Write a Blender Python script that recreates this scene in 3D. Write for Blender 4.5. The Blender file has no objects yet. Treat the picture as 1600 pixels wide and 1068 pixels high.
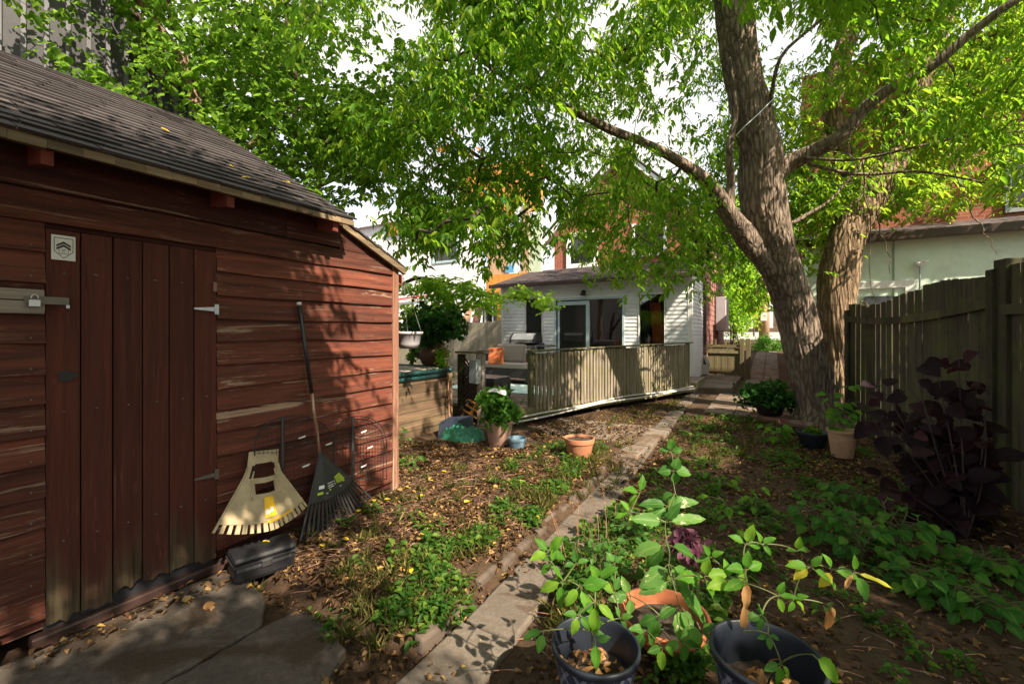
import bpy, math, random
import numpy as np
from mathutils import Vector, Matrix, noise as mnoise
S=bpy.context.scene
C=S.collection
# ------------------------------------------------------------------ camera, sky, sun, exposure
A=math.radians(30.6); F=690.0; H=1.5; ca,sa=math.cos(A),math.sin(A)
cam=bpy.data.cameras.new('camera'); co=bpy.data.objects.new('camera',cam); C.objects.link(co)
co.location=(0,0,H); co.rotation_euler=(math.radians(90),0,A)
cam.sensor_width=36; cam.lens=F/1600*36; cam.shift_y=-15/1600; cam.clip_start=.03; cam.clip_end=900
S.camera=co
SUN=Vector((.70,-.27,.66)).normalized()
el=math.asin(SUN.z); az=math.atan2(SUN.x,SUN.y)
w=bpy.data.worlds.new("World"); S.world=w; w.use_nodes=True
nt=w.node_tree; sk=nt.nodes.new('ShaderNodeTexSky'); sk.sky_type='NISHITA'; sk.sun_disc=False
sk.sun_elevation=el; sk.sun_rotation=az; sk.dust_density=2.5; sk.air_density=1.0
bg=nt.nodes['Background']; bg.inputs[1].default_value=.15
tc=nt.nodes.new('ShaderNodeTexCoord'); cn=nt.nodes.new('ShaderNodeTexNoise'); cn.inputs['Scale'].default_value=2.2; cn.inputs['Detail'].default_value=6; nt.links.new(tc.outputs['Generated'],cn.inputs['Vector'])
mr=nt.nodes.new('ShaderNodeMapRange'); nt.links.new(cn.outputs[0],mr.inputs[0]); mr.inputs[1].default_value=.40; mr.inputs[2].default_value=.62; mr.inputs[3].default_value=.6
mc=nt.nodes.new('ShaderNodeMix'); mc.data_type='RGBA'; nt.links.new(mr.outputs[0],mc.inputs[0]); nt.links.new(sk.outputs[0],mc.inputs[6]); mc.inputs[7].default_value=(3.1,2.95,2.75,1)
nt.links.new(mc.outputs[2],bg.inputs[0])
sl=bpy.data.lights.new('sun','SUN'); sl.energy=5.0; sl.angle=math.radians(.53); sl.color=(1,.85,.65)
so=bpy.data.objects.new('sun',sl); C.objects.link(so); so.rotation_euler=SUN.to_track_quat('Z','Y').to_euler()
S.view_settings.view_transform='Standard'; S.view_settings.look='None'; S.view_settings.gamma=1
S.view_settings.exposure=1.45
S.view_settings.use_curve_mapping=False
# ------------------------------------------------------------------ helpers
R=random.Random(7); NR=np.random.default_rng(11)
def P(px,py,d=None,x=None,y=None,z=None):
    u=(px-800)/F; r=(-sa+ca*u, ca+sa*u, (519-py)/F)
    t=d if d is not None else x/r[0] if x is not None else y/r[1] if y is not None else (z-H)/r[2]
    return Vector((r[0]*t,r[1]*t,H+r[2]*t))
def tag(o,label=None,cat=None,group=None,kind=None):
    if label:o['label']=label
    if cat:o['category']=cat
    if group:o['group']=group
    if kind:o['kind']=kind
    return o
ROOT={}
def T(name,label,cat,loc=(0,0,0),group=None,rz=0):
    o=bpy.data.objects.new(name,None); C.objects.link(o); o.location=Vector(loc); o.rotation_euler=(0,0,rz)
    o.empty_display_size=.1; ROOT[o.name]=Vector(loc)
    return tag(o,label,cat,group)
def rootloc(p):
    v=Vector((0,0,0))
    while p is not None: v+=p.location; p=p.parent
    return v
class MB:
    def __init__(s): s.v=[]; s.f=[]; s.mi=[]; s.m=0
    def add(s,vs,fs):
        n=len(s.v); s.v+= [tuple(v) for v in vs]; s.f+=[tuple(i+n for i in f) for f in fs]; s.mi+=[s.m]*len(fs); return s
    def box(s,a,b):
        x0,y0,z0=a; x1,y1,z1=b
        return s.add([(x0,y0,z0),(x1,y0,z0),(x1,y1,z0),(x0,y1,z0),(x0,y0,z1),(x1,y0,z1),(x1,y1,z1),(x0,y1,z1)],
          [(0,3,2,1),(4,5,6,7),(0,1,5,4),(1,2,6,5),(2,3,7,6),(3,0,4,7)])
    def ob(s,c,h,ux,uy=None,uz=None):
        ux=Vector(ux).normalized()
        if uz is None: uz=Vector((0,0,1))
        uz=Vector(uz)
        if uy is None: uy=uz.cross(ux).normalized(); uz=ux.cross(uy)
        else: uy=Vector(uy).normalized(); uz=ux.cross(uy)
        c=Vector(c); vs=[]
        for k in (-1,1):
            for i,j in ((-1,-1),(1,-1),(1,1),(-1,1)): vs.append(c+ux*h[0]*i+uy*h[1]*j+uz*h[2]*k)
        return s.add(vs,[(0,3,2,1),(4,5,6,7),(0,1,5,4),(1,2,6,5),(2,3,7,6),(3,0,4,7)])
    def bar(s,a,b,w,t,up=(0,0,1)):
        a=Vector(a); b=Vector(b); return s.ob((a+b)/2,((b-a).length/2,w/2,t/2),b-a,uz=up)
    def tube(s,pts,rad,n=8,cap=True,rough=0,seed=0):
        pts=[Vector(p) for p in pts]; m=len(pts)
        if not hasattr(rad,'__len__'): rad=[rad]*m
        vs=[]; ref=None
        for i in range(m):
            t=(pts[min(i+1,m-1)]-pts[max(i-1,0)]).normalized()
            if ref is None: ref=t.orthogonal().normalized()
            a=(ref-t*ref.dot(t)).normalized(); ref=a; b=t.cross(a)
            for k in range(n):
                an=2*math.pi*k/n; r=rad[i]
                if rough:
                    r*=1+rough*mnoise.noise(Vector((math.cos(an)*2.2,math.sin(an)*2.2,i*.35+seed)))
                vs.append(pts[i]+(a*math.cos(an)+b*math.sin(an))*r)
        fs=[(i*n+k,i*n+(k+1)%n,(i+1)*n+(k+1)%n,(i+1)*n+k) for i in range(m-1) for k in range(n)]
        if cap: fs+= [tuple(range(n))[::-1],tuple((m-1)*n+k for k in range(n))]
        return s.add(vs,fs)
    def lathe(s,c,prof,n=32,sq=None):
        c=Vector(c); vs=[]; m=len(prof)
        for r,z in prof:
            for k in range(n):
                a=2*math.pi*k/n; vs.append(c+Vector((r*math.cos(a),r*math.sin(a),z)))
        fs=[(i*n+k,i*n+(k+1)%n,(i+1)*n+(k+1)%n,(i+1)*n+k) for i in range(m-1) for k in range(n)]
        return s.add(vs,fs)
    def disc(s,c,r,n=28,bump=.012,rings=5):
        c=Vector(c); vs=[c]; 
        for j in range(1,rings+1):
            for k in range(n):
                a=2*math.pi*k/n; q=r*j/rings
                vs.append(c+Vector((q*math.cos(a),q*math.sin(a),bump*(R.random()-.5))))
        fs=[(0,1+k,1+(k+1)%n) for k in range(n)]
        fs+=[(1+(j-1)*n+k,1+j*n+k,1+j*n+(k+1)%n,1+(j-1)*n+(k+1)%n) for j in range(1,rings) for k in range(n)]
        return s.add(vs,fs)
    def poly(s,pts,h):  # extruded polygon along vector h
        h=Vector(h); pts=[Vector(p) for p in pts]; n=len(pts)
        return s.add(pts+[p+h for p in pts],[tuple(range(n))[::-1],tuple(range(n,2*n))]+[(i,(i+1)%n,n+(i+1)%n,n+i) for i in range(n)])
def O(name,mb,mat,parent=None,bevel=0,smooth=False,loc=None,solid=0,sub=0,**kw):
    me=bpy.data.meshes.new(name)
    off=rootloc(parent) if parent is not None else Vector(loc) if loc is not None else Vector((0,0,0))
    me.from_pydata([tuple(Vector(v)-off) for v in mb.v],[],mb.f)
    if not isinstance(mat,(list,tuple)): mat=[mat]
    for m in mat: me.materials.append(m)
    if len(mat)>1: me.polygons.foreach_set('material_index',mb.mi)
    me.update()
    if smooth: me.polygons.foreach_set('use_smooth',[True]*len(me.polygons))
    o=bpy.data.objects.new(name,me); C.objects.link(o)
    if parent is not None: o.parent=parent
    elif loc is not None: o.location=loc
    if solid: m=o.modifiers.new('s','SOLIDIFY'); m.thickness=solid; m.offset=0
    if bevel: m=o.modifiers.new('b','BEVEL'); m.width=bevel; m.segments=2; m.limit_method='ANGLE'
    if sub: m=o.modifiers.new('u','SUBSURF'); m.levels=sub; m.render_levels=sub
    if kw: tag(o,**kw)
    return o
def unit(a): return a/np.maximum(np.linalg.norm(a,axis=1,keepdims=True),1e-9)
def leafmesh(name,pos,ax,nrm,L,W,mat,parent=None,fold=.25,curl=.15,loc=None,round_=False,**kw):
    """vectorised folded leaves: 6 verts / 2 quads each"""
    pos=np.asarray(pos,float); N=len(pos); ax=unit(np.asarray(ax,float)); nrm=np.asarray(nrm,float)
    side=unit(np.cross(ax,nrm)); nn=np.cross(side,ax); L=np.broadcast_to(L,(N,))[:,None]; W=np.broadcast_to(W,(N,))[:,None]
    a,b=(.22,.72) if round_ else (.3,.66)
    wa,wb=(.9,.85) if round_ else (1,.72)
    V=np.empty((N,6,3))
    V[:,0]=pos; V[:,1]=pos+ax*L*a+side*W*wa/2+nn*W*fold; V[:,2]=pos+ax*L*b+side*W*wb/2+nn*(W*fold-curl*L*.4)
    V[:,3]=pos+ax*L-nn*L*curl; V[:,4]=pos+ax*L*b-side*W*wb/2+nn*(W*fold-curl*L*.4); V[:,5]=pos+ax*L*a-side*W*wa/2+nn*W*fold
    off=rootloc(parent) if parent is not None else Vector(loc) if loc is not None else Vector((0,0,0))
    V-=np.array(off)
    me=bpy.data.meshes.new(name); me.vertices.add(N*6); me.vertices.foreach_set('co',V.reshape(-1))
    idx=(np.arange(N)[:,None]*6+np.array([0,1,2,3,0,3,4,5])[None]).reshape(-1)
    me.loops.add(N*8); me.loops.foreach_set('vertex_index',idx)
    me.polygons.add(N*2); me.polygons.foreach_set('loop_start',np.arange(N*2)*4)
    me.polygons.foreach_set('loop_total',np.full(N*2,4))
    me.update(calc_edges=True); me.materials.append(mat)
    o=bpy.data.objects.new(name,me); C.objects.link(o)
    if parent is not None: o.parent=parent
    elif loc is not None: o.location=loc
    if kw: tag(o,**kw)
    return o
def fineleaves(name,items,mat,parent=None,ser=.06,**kw):
    """items: (base, axis, normal, length, width, droop); detailed blades with UVs"""
    off=rootloc(parent) if parent is not None else Vector((0,0,0))
    vs=[];fs=[];uv=[]; K=9
    for base,ax,nr,L,W,dr in items:
        ax=Vector(ax).normalized(); sd=ax.cross(Vector(nr)).normalized(); nn=sd.cross(ax)
        ph=R.random()*9; n0=len(vs); wav=R.uniform(.02,.07)
        for i in range(K+1):
            t=i/K; wd=W/2*(math.sin(math.pi*min(1,t**.72))**.85 if 0<t<1 else 0.02)*(1+ser*(1 if i%2 else -1))
            mid=Vector(base)+ax*(L*t*(1-.25*dr*t))-nn*(dr*L*t*t*.75)
            for j,sg in enumerate((-1,-.5,0,.5,1)):
                off_n=abs(sg)*wd*.32 + wav*L*math.sin(t*9+ph+sg*1.5)*abs(sg)*.5
                vs.append(mid+sd*(wd*sg)+nn*off_n-off); uv.append((.5+sg*.5,t))
        for i in range(K):
            for j in range(4): a=n0+i*5+j; fs.append((a,a+1,a+6,a+5))
    me=bpy.data.meshes.new(name); me.from_pydata([tuple(v) for v in vs],[],fs); me.materials.append(mat)
    ul=me.uv_layers.new(name='UVMap'); li=np.empty(len(me.loops),int); me.loops.foreach_get('vertex_index',li)
    ul.data.foreach_set('uv',np.array(uv)[li].reshape(-1)); me.polygons.foreach_set('use_smooth',[True]*len(fs)); me.update()
    o=bpy.data.objects.new(name,me); C.objects.link(o)
    if parent is not None:o.parent=parent
    if kw: tag(o,**kw)
    return o
# ------------------------------------------------------------------ materials
def base(name):
    m=bpy.data.materials.new(name); m.use_nodes=True; n=m.node_tree; b=n.nodes['Principled BSDF']; return m,n,b
def N(n,t,**kw):
    x=n.nodes.new(t)
    for k,v in kw.items(): setattr(x,k,v)
    return x
def noise(n,co,scale,detail=4,rough=.6,dist=0):
    x=N(n,'ShaderNodeTexNoise'); n.links.new(co,x.inputs['Vector']); x.inputs['Scale'].default_value=scale
    x.inputs['Detail'].default_value=detail; x.inputs['Roughness'].default_value=rough; x.inputs['Distortion'].default_value=dist
    return x.outputs[0]
def rng(n,v,a,b,c=0,d=1):
    x=N(n,'ShaderNodeMapRange'); n.links.new(v,x.inputs[0])
    for i,q in zip((1,2,3,4),(a,b,c,d)): x.inputs[i].default_value=q
    return x.outputs[0]
def mix(n,f,a,b,mode='MIX'):
    x=N(n,'ShaderNodeMix',data_type='RGBA',blend_type=mode)
    for s,v in ((x.inputs[0],f),(x.inputs[6],a),(x.inputs[7],b)):
        if hasattr(v,'is_output') : n.links.new(v,s)
        elif isinstance(v,(int,float)): s.default_value=v
        else: s.default_value=(*v[:3],1)
    return x.outputs[2]
def math_(n,op,a,b=0):
    x=N(n,'ShaderNodeMath',operation=op)
    for s,v in ((x.inputs[0],a),(x.inputs[1],b)):
        if hasattr(v,'is_output'): n.links.new(v,s)
        else: s.default_value=v
    return x.outputs[0]
def coord(n,sc=(1,1,1)):
    t=N(n,'ShaderNodeTexCoord'); m=N(n,'ShaderNodeMapping'); n.links.new(t.outputs['Object'],m.inputs[0]); m.inputs['Scale'].default_value=sc
    return m.outputs[0],t.outputs['Object']
def island(n):
    return N(n,'ShaderNodeNewGeometry').outputs['Random Per Island']
def bump(n,b,h,st=.4,dist=.01):
    x=N(n,'ShaderNodeBump'); n.links.new(h,x.inputs['Height']); x.inputs['Strength'].default_value=st; x.inputs['Distance'].default_value=dist
    n.links.new(x.outputs[0],b.inputs['Normal'])
def plain(name,c,rough=.6,metal=0,var=.12,scale=18,bmp=.1,c2=None,spec=.5):
    m,n,b=base(name); co_,_=coord(n)
    ns=noise(n,co_,scale,5); ns2=noise(n,co_,scale*.18,3)
    f=math_(n,'MULTIPLY_ADD',ns2,.6); 
    c2=c2 or tuple(x*(1-2.2*var) for x in c)
    col=mix(n,rng(n,ns,.3,.7),mix(n,rng(n,ns2,.35,.65),c2,c),c)
    n.links.new(col,b.inputs['Base Color']); b.inputs['Roughness'].default_value=rough; b.inputs['Metallic'].default_value=metal
    b.inputs['Specular IOR Level'].default_value=spec
    if bmp: bump(n,b,ns,bmp,.004)
    return m
def wood(name,c,dark,axis,worn=None,wamt=.0,rough=.8,isl=.35,bmp=.5,rot=None,moss=None,mossamt=.5):
    m,n,b=base(name)
    sc=[22,22,22]; sc[axis]=1.1; co_,raw=coord(n,sc)
    ir=island(n)
    v=N(n,'ShaderNodeVectorMath',operation='ADD'); n.links.new(co_,v.inputs[0])
    cmb=N(n,'ShaderNodeCombineXYZ'); k=math_(n,'MULTIPLY',ir,57.0)
    for i in range(3): n.links.new(k,cmb.inputs[i])
    n.links.new(cmb.outputs[0],v.inputs[1]); cc=v.outputs[0]
    g=noise(n,cc,1.2,8,.65,.6); g2=noise(n,cc,.25,4,.6,.3)
    col=mix(n,rng(n,g,.32,.68),dark,c)
    col=mix(n,rng(n,g2,.35,.7,0,.6),col,dark)
    if worn:
        wn=noise(n,cc,.42,7,.7,1.2); f=rng(n,wn,.62-wamt,.66-wamt)
        col=mix(n,f,col,worn)
        w2=noise(n,cc,2.6,8,.78,.8); w3=noise(n,raw,2.6,4,.6); f2=math_(n,'MULTIPLY',rng(n,w2,.56,.62,0,.7),rng(n,w3,.46,.58)); col=mix(n,f2,col,worn)
        w4=noise(n,cc,1.7,8,.8,.5); col=mix(n,rng(n,w4,.60,.66,0,.75),col,tuple(x*.35 for x in dark))
    if moss:
        mn=noise(n,raw,3.2,5,.7); col=mix(n,rng(n,mn,.45,.62,0,mossamt),col,moss)
    if rot:
        z0,z1,rc=rot; sp=N(n,'ShaderNodeSeparateXYZ'); n.links.new(raw,sp.inputs[0])
        zz=math_(n,'ADD',sp.outputs[2],rng(n,g2,.3,.7,-.16,.16)); zz=math_(n,'ADD',zz,math_(n,'MULTIPLY',ir,.12))
        f=rng(n,zz,z0,z1,1,0); rcm=mix(n,rng(n,g,.35,.65),tuple(x*.25 for x in rc),rc); col=mix(n,f,col,rcm)
    hv=N(n,'ShaderNodeHueSaturation'); n.links.new(col,hv.inputs['Color']); n.links.new(rng(n,ir,0,1,1-isl,1+isl),hv.inputs['Value'])
    n.links.new(hv.outputs[0],b.inputs['Base Color']); b.inputs['Roughness'].default_value=rough
    b.inputs['Specular IOR Level'].default_value=.3
    bump(n,b,g,bmp,.006)
    return m
def leafm(name,cols,trans,tf=.45,rough=.45,uvv=False,spots=None,spec=.14):
    m,n,b=base(name); ir=island(n); cr=N(n,'ShaderNodeValToRGB'); n.links.new(ir,cr.inputs[0])
    e=cr.color_ramp.elements
    while len(e)<len(cols): e.new(.5)
    for i,c in enumerate(cols): e[i].position=c[0]; e[i].color=(*c[1],1)
    col=cr.outputs[0]
    if uvv:
        uvn=N(n,'ShaderNodeTexCoord').outputs['UV']; sp=N(n,'ShaderNodeSeparateXYZ'); n.links.new(uvn,sp.inputs[0])
        d=math_(n,'ABSOLUTE',math_(n,'SUBTRACT',sp.outputs[0],.5))
        mid=rng(n,d,.015,.04,1,0)
        st=math_(n,'SUBTRACT',math_(n,'MULTIPLY',sp.outputs[1],9.0),math_(n,'MULTIPLY',d,5.0)); fr=math_(n,'FRACT',st)
        vv=rng(n,math_(n,'ABSOLUTE',math_(n,'SUBTRACT',fr,.5)),.03,.1,.5,0)
        vein=math_(n,'MAXIMUM',mid,vv); lt=mix(n,.5,col,(.35,.42,.12)); col=mix(n,math_(n,'MULTIPLY',vein,.7),col,lt)
        bump(n,b,vein,-.3,.004)
    co_,_=coord(n); ns=noise(n,co_,7,3); col=mix(n,rng(n,ns,.35,.7,0,.45),col,tuple(x*.55 for x in cols[0][1]))
    if spots:
        s=noise(n,co_,26,4,.7); col=mix(n,rng(n,s,spots[1],spots[1]+.06),col,spots[0])
    n.links.new(col,b.inputs['Base Color']); b.inputs['Roughness'].default_value=rough; b.inputs['Specular IOR Level'].default_value=spec
    tr=N(n,'ShaderNodeBsdfTranslucent'); tc=mix(n,.5,col,trans); tc=mix(n,1.0,tc,(1.6,1.6,1.6),'MULTIPLY'); n.links.new(tc,tr.inputs[0])
    mx=N(n,'ShaderNodeMixShader'); mx.inputs[0].default_value=tf; n.links.new(b.outputs[0],mx.inputs[1]); n.links.new(tr.outputs[0],mx.inputs[2])
    n.links.new(mx.outputs[0],n.nodes['Material Output'].inputs[0])
    return m
def brick(name,c1,c2,mortar,sc=1,axis='y'):
    m,n,b=base(name); t=N(n,'ShaderNodeTexCoord'); sp=N(n,'ShaderNodeSeparateXYZ'); n.links.new(t.outputs['Object'],sp.inputs[0])
    cm=N(n,'ShaderNodeCombineXYZ'); n.links.new(sp.outputs[0] if axis=='y' else sp.outputs[1],cm.inputs[0]); n.links.new(sp.outputs[2],cm.inputs[1])
    br=N(n,'ShaderNodeTexBrick'); n.links.new(cm.outputs[0],br.inputs[0]); br.inputs['Scale'].default_value=1
    br.inputs['Brick Width'].default_value=.23*sc; br.inputs['Row Height'].default_value=.075*sc; br.inputs['Mortar Size'].default_value=.006*sc
    br.inputs['Color1'].default_value=(*c1,1); br.inputs['Color2'].default_value=(*c2,1); br.inputs['Mortar'].default_value=(*mortar,1)
    ns=noise(n,t.outputs['Object'],9,5); col=mix(n,rng(n,ns,.3,.7,0,.5),br.outputs[0],tuple(x*.5 for x in c1))
    n.links.new(col,b.inputs['Base Color']); b.inputs['Roughness'].default_value=.9; bump(n,b,br.outputs['Fac'],-.5,.006)
    return m
M={}
M['red']=wood('red_painted_siding',(.165,.046,.026),(.042,.014,.010),1,worn=(.27,.18,.13),wamt=.025,isl=.38,bmp=.6)
M['reddoor']=wood('red_door_boards',(.115,.029,.018),(.046,.013,.009),2,worn=(.16,.06,.04),wamt=-.02,isl=.2,rot=(.16,.44,(.10,.075,.042)))
M['redtrim']=wood('red_trim_boards',(.085,.021,.013),(.035,.010,.008),1,isl=.2,worn=(.25,.16,.12),wamt=.0)
M['post']=wood('weathered_red_post',(.36,.2,.14),(.17,.07,.045),2,worn=(.42,.32,.24),wamt=.08)
M['rafter']=wood('rafter_red',(.27,.07,.05),(.14,.035,.028),0)
M['edge']=wood('bare_roof_edge',(.32,.24,.15),(.1,.07,.045),1)
M['greyh']=wood('weathered_grey_board',(.42,.37,.33),(.17,.14,.115),1,isl=.15)
M['cedar']=wood('brown_planter_boards',(.20,.13,.08),(.07,.043,.028),1,isl=.3,moss=(.10,.10,.05),mossamt=.25)
M['cedarv']=wood('brown_upright_boards',(.27,.18,.115),(.12,.075,.048),2,isl=.3)
M['deckrail']=wood('mossy_deck_slats',(.36,.31,.245),(.12,.098,.07),2,isl=.4,moss=(.15,.145,.06),mossamt=.6)
M['deck']=wood('deck_floor_boards',(.22,.165,.13),(.1,.07,.055),0,isl=.25)
M['deckbeam']=wood('mossy_beam',(.24,.22,.13),(.09,.075,.045),1,moss=(.13,.15,.05))
M['fence']=wood('mossy_fence_boards',(.10,.085,.058),(.02,.017,.012),2,isl=.55,moss=(.075,.082,.022),mossamt=.6)
M['fenceback']=wood('pale_back_fence',(.36,.33,.27),(.18,.16,.13),2,isl=.2,moss=(.19,.2,.1),mossamt=.4)
M['gate']=wood('green_stained_gate',(.24,.2,.12),(.10,.08,.045),2,isl=.25,moss=(.15,.16,.05),mossamt=.4)
M['osb']=wood('orange_sheathing',(.62,.31,.075),(.42,.19,.045),2,isl=.15)
M['ply']=wood('plywood_pale',(.5,.36,.24),(.36,.23,.15),2)
M['white']=plain('white_vinyl',(.70,.73,.76),.5,var=.13,bmp=.05,scale=4)
M['trim']=plain('white_trim_paint',(.78,.79,.8),.45,var=.05)
M['bluetrim']=plain('pale_blue_trim',(.42,.54,.6),.45,var=.06)
M['brown']=plain('dark_brown_metal',(.055,.032,.028),.4)
M['wrap']=plain('house_wrap',(.78,.79,.84),.6,var=.05,scale=3)
M['mint']=plain('mint_stucco',(.64,.78,.68),.9,var=.10,scale=9,bmp=.25)
M['black']=plain('black_plastic',(.018,.018,.022),.4,var=.2,scale=30)
M['rakeblk']=plain('rake_black',(.03,.031,.033),.45)
M['dgrey']=plain('grill_grey',(.06,.065,.072),.4)
M['steel']=plain('brushed_steel',(.5,.5,.45),.32,metal=.8)
M['zinc']=plain('zinc_metal',(.55,.57,.58),.35,metal=.7)
M['rustm']=plain('old_dark_metal',(.17,.15,.13),.55,metal=.5)
M['beige']=plain('dirty_beige_plastic',(.44,.35,.22),.6,var=.3,scale=11,c2=(.20,.15,.095))
M['yellow']=plain('yellow_sticker',(.80,.47,.02),.45,var=.08)
M['lime']=plain('lime_print',(.45,.62,.04),.5)
M['paper']=plain('white_print',(.72,.72,.72),.6,var=.05)
M['ink']=plain('black_print',(.02,.02,.025),.6)
M['terra']=plain('terracotta',(.42,.17,.09),.8,var=.2,scale=12)
M['terraO']=plain('orange_terracotta',(.36,.115,.045),.85,var=.3,scale=12)
M['pink']=plain('pink_clay_plastic',(.44,.27,.21),.6,var=.15)
M['peach']=plain('beige_pot',(.52,.32,.2),.65,var=.15)
M['bluepot']=plain('slate_blue_plastic',(.13,.22,.30),.5,var=.15)
M['navy']=plain('dark_blue_plastic',(.012,.017,.028),.45,var=.15)
M['urn']=plain('brown_glazed',(.13,.06,.04),.35,var=.25)
M['lilac']=plain('grey_lilac_plastic',(.42,.4,.44),.5,var=.1)
M['teal']=plain('teal_liner',(.018,.075,.075),.35,var=.3,scale=7)
M['tarp']=plain('green_tarp',(.035,.26,.16),.35,var=.25,scale=9)
M['navycloth']=plain('blue_black_lid',(.022,.03,.05),.35)
M['soil']=plain('potting_soil',(.05,.034,.024),1,var=.3,scale=60,bmp=.8)
M['cushion']=plain('taupe_cushion',(.34,.29,.265),.9,var=.05,scale=60)
M['orange']=plain('orange_cushion',(.55,.13,.045),.9,var=.15,scale=40,c2=(.42,.18,.09))
M['wicker']=plain('dark_wicker',(.04,.034,.032),.6,var=.3,scale=80,bmp=.6)
M['rug']=plain('pale_teal_rug',(.42,.62,.6),.95,var=.2,scale=5,c2=(.7,.76,.72))
M['concrete']=plain('path_concrete',(.20,.175,.155),.9,var=.2,scale=26,bmp=.35,c2=(.095,.08,.07))
M['slab']=plain('dark_slab_concrete',(.115,.108,.10),.9,var=.2,scale=22,bmp=.3,c2=(.055,.05,.045))
M['paver']=plain('paver_concrete',(.235,.205,.18),.9,var=.2,scale=22,bmp=.3)
def conc(name,c,c2,soil,sa):
    m,n,b=base(name); co_,raw=coord(n); a1=noise(n,raw,28,6,.7); a2=noise(n,raw,3.1,6,.65,.8); a3=noise(n,raw,1.3,5,.7,1.2); a4=noise(n,raw,120,2,.8)
    col=mix(n,rng(n,a1,.3,.7),c2,c); col=mix(n,rng(n,a2,.4,.62,0,.75),col,c2); col=mix(n,rng(n,a3,.5-sa,.58-sa*.8,0,.85),col,soil); col=mix(n,rng(n,a4,.62,.7,0,.5),col,tuple(x*1.7 for x in c))
    n.links.new(col,b.inputs['Base Color']); b.inputs['Roughness'].default_value=.95; b.inputs['Specular IOR Level'].default_value=.2; bump(n,b,math_(n,'ADD',a1,math_(n,'MULTIPLY',a3,1.5)),.5,.008); return m
M['concrete']=conc('path_concrete',(.175,.148,.122),(.10,.082,.068),(.075,.05,.033),-.06)
M['slab']=conc('dark_slab_concrete',(.125,.105,.09),(.06,.05,.042),(.05,.034,.022),-.02)
M['paver']=conc('paver_concrete',(.25,.205,.17),(.14,.11,.09),(.10,.065,.04),.03)
M['stone']=plain('edging_stone',(.10,.075,.058),.95,var=.28,scale=14,bmp=.6)
M['rubble']=plain('pale_foundation',(.42,.5,.48),.95,var=.25,scale=16,bmp=.7)
M['cable']=plain('white_conduit',(.6,.58,.56),.5,var=.1)
M['greybox']=plain('grey_box_metal',(.26,.3,.33),.45,var=.1)
M['wallgrey']=plain('dark_ribbed_metal',(.045,.044,.055),.5,var=.15)
M['asphalt']=plain('far_road',(.3,.3,.3),.9)
M['curtain']=plain('orange_curtain',(.75,.22,.06),.9,var=.25,scale=8,c2=(.35,.07,.02))
M['room']=plain('dark_interior',(.03,.028,.028),.9)
M['hwshake']=plain('reddish_shakes',(.28,.13,.11),.85,var=.2,scale=12)
M['bluetarp']=plain('blue_wrap',(.12,.35,.62),.5,var=.1)
M['greywrap']=plain('grey_wrap',(.4,.46,.5),.5,var=.1)
M['greenish']=plain('green_streaked_board',(.5,.6,.45),.7,var=.2,scale=5)
M['redtape']=plain('red_tape',(.75,.05,.05),.5)
M['yellowtag']=plain('yellow_sign',(.75,.6,.02),.5)
M['brick']=brick('red_brick',(.36,.10,.055),(.27,.075,.045),(.3,.24,.2))
M['brickx']=brick('red_brick_side',(.36,.10,.055),(.27,.075,.045),(.3,.24,.2),axis='x')
# glass
m,n,b=base('dark_window_glass'); b.inputs['Base Color'].default_value=(.02,.022,.02,1); b.inputs['Roughness'].default_value=.04; b.inputs['Specular IOR Level'].default_value=.8; M['glass']=m
m,n,b=base('clear_glass'); gl=N(n,'ShaderNodeBsdfGlossy'); gl.inputs['Roughness'].default_value=.03; tp=N(n,'ShaderNodeBsdfTransparent'); tp.inputs[0].default_value=(.8,.8,.8,1)
mx=N(n,'ShaderNodeMixShader'); mx.inputs[0].default_value=.12; n.links.new(tp.outputs[0],mx.inputs[1]); n.links.new(gl.outputs[0],mx.inputs[2]); n.links.new(mx.outputs[0],n.nodes['Material Output'].inputs[0]); M['clear']=m
# shingles
def shingle(name,c,row=.14):
    m,n,b=base(name); co_,raw=coord(n); ir=island(n); ns=noise(n,raw,70,3,.8); n2=noise(n,raw,2.2,5)
    col=mix(n,rng(n,ns,.3,.7),tuple(x*.55 for x in c),c); col=mix(n,rng(n,n2,.45,.7,0,.5),col,tuple(x*1.7 for x in c))
    hv=N(n,'ShaderNodeHueSaturation'); n.links.new(col,hv.inputs['Color']); n.links.new(rng(n,ir,0,1,.65,1.35),hv.inputs['Value'])
    n.links.new(hv.outputs[0],b.inputs['Base Color']); b.inputs['Roughness'].default_value=.95; bump(n,b,ns,.5,.004); return m
M['shingle']=shingle('dark_asphalt_shingle',(.047,.039,.041)); M['shingle2']=shingle('brown_shingle',(.075,.058,.062))
# ground
m,n,b=base('soil_ground'); co_,raw=coord(n); a1=noise(n,raw,2.1,6,.7); a2=noise(n,raw,34,6,.75); a3=noise(n,raw,9,5,.7,1.0)
col=mix(n,rng(n,a2,.3,.7),(.035,.021,.013),(.105,.065,.042)); col=mix(n,rng(n,a1,.45,.65,0,.6),col,(.09,.065,.04)); col=mix(n,rng(n,a3,.6,.72,0,.6),col,(.17,.11,.065))
n.links.new(col,b.inputs['Base Color']); b.inputs['Roughness'].default_value=1; b.inputs['Specular IOR Level'].default_value=.15; bump(n,b,a2,1.0,.02); M['ground']=m
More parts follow.
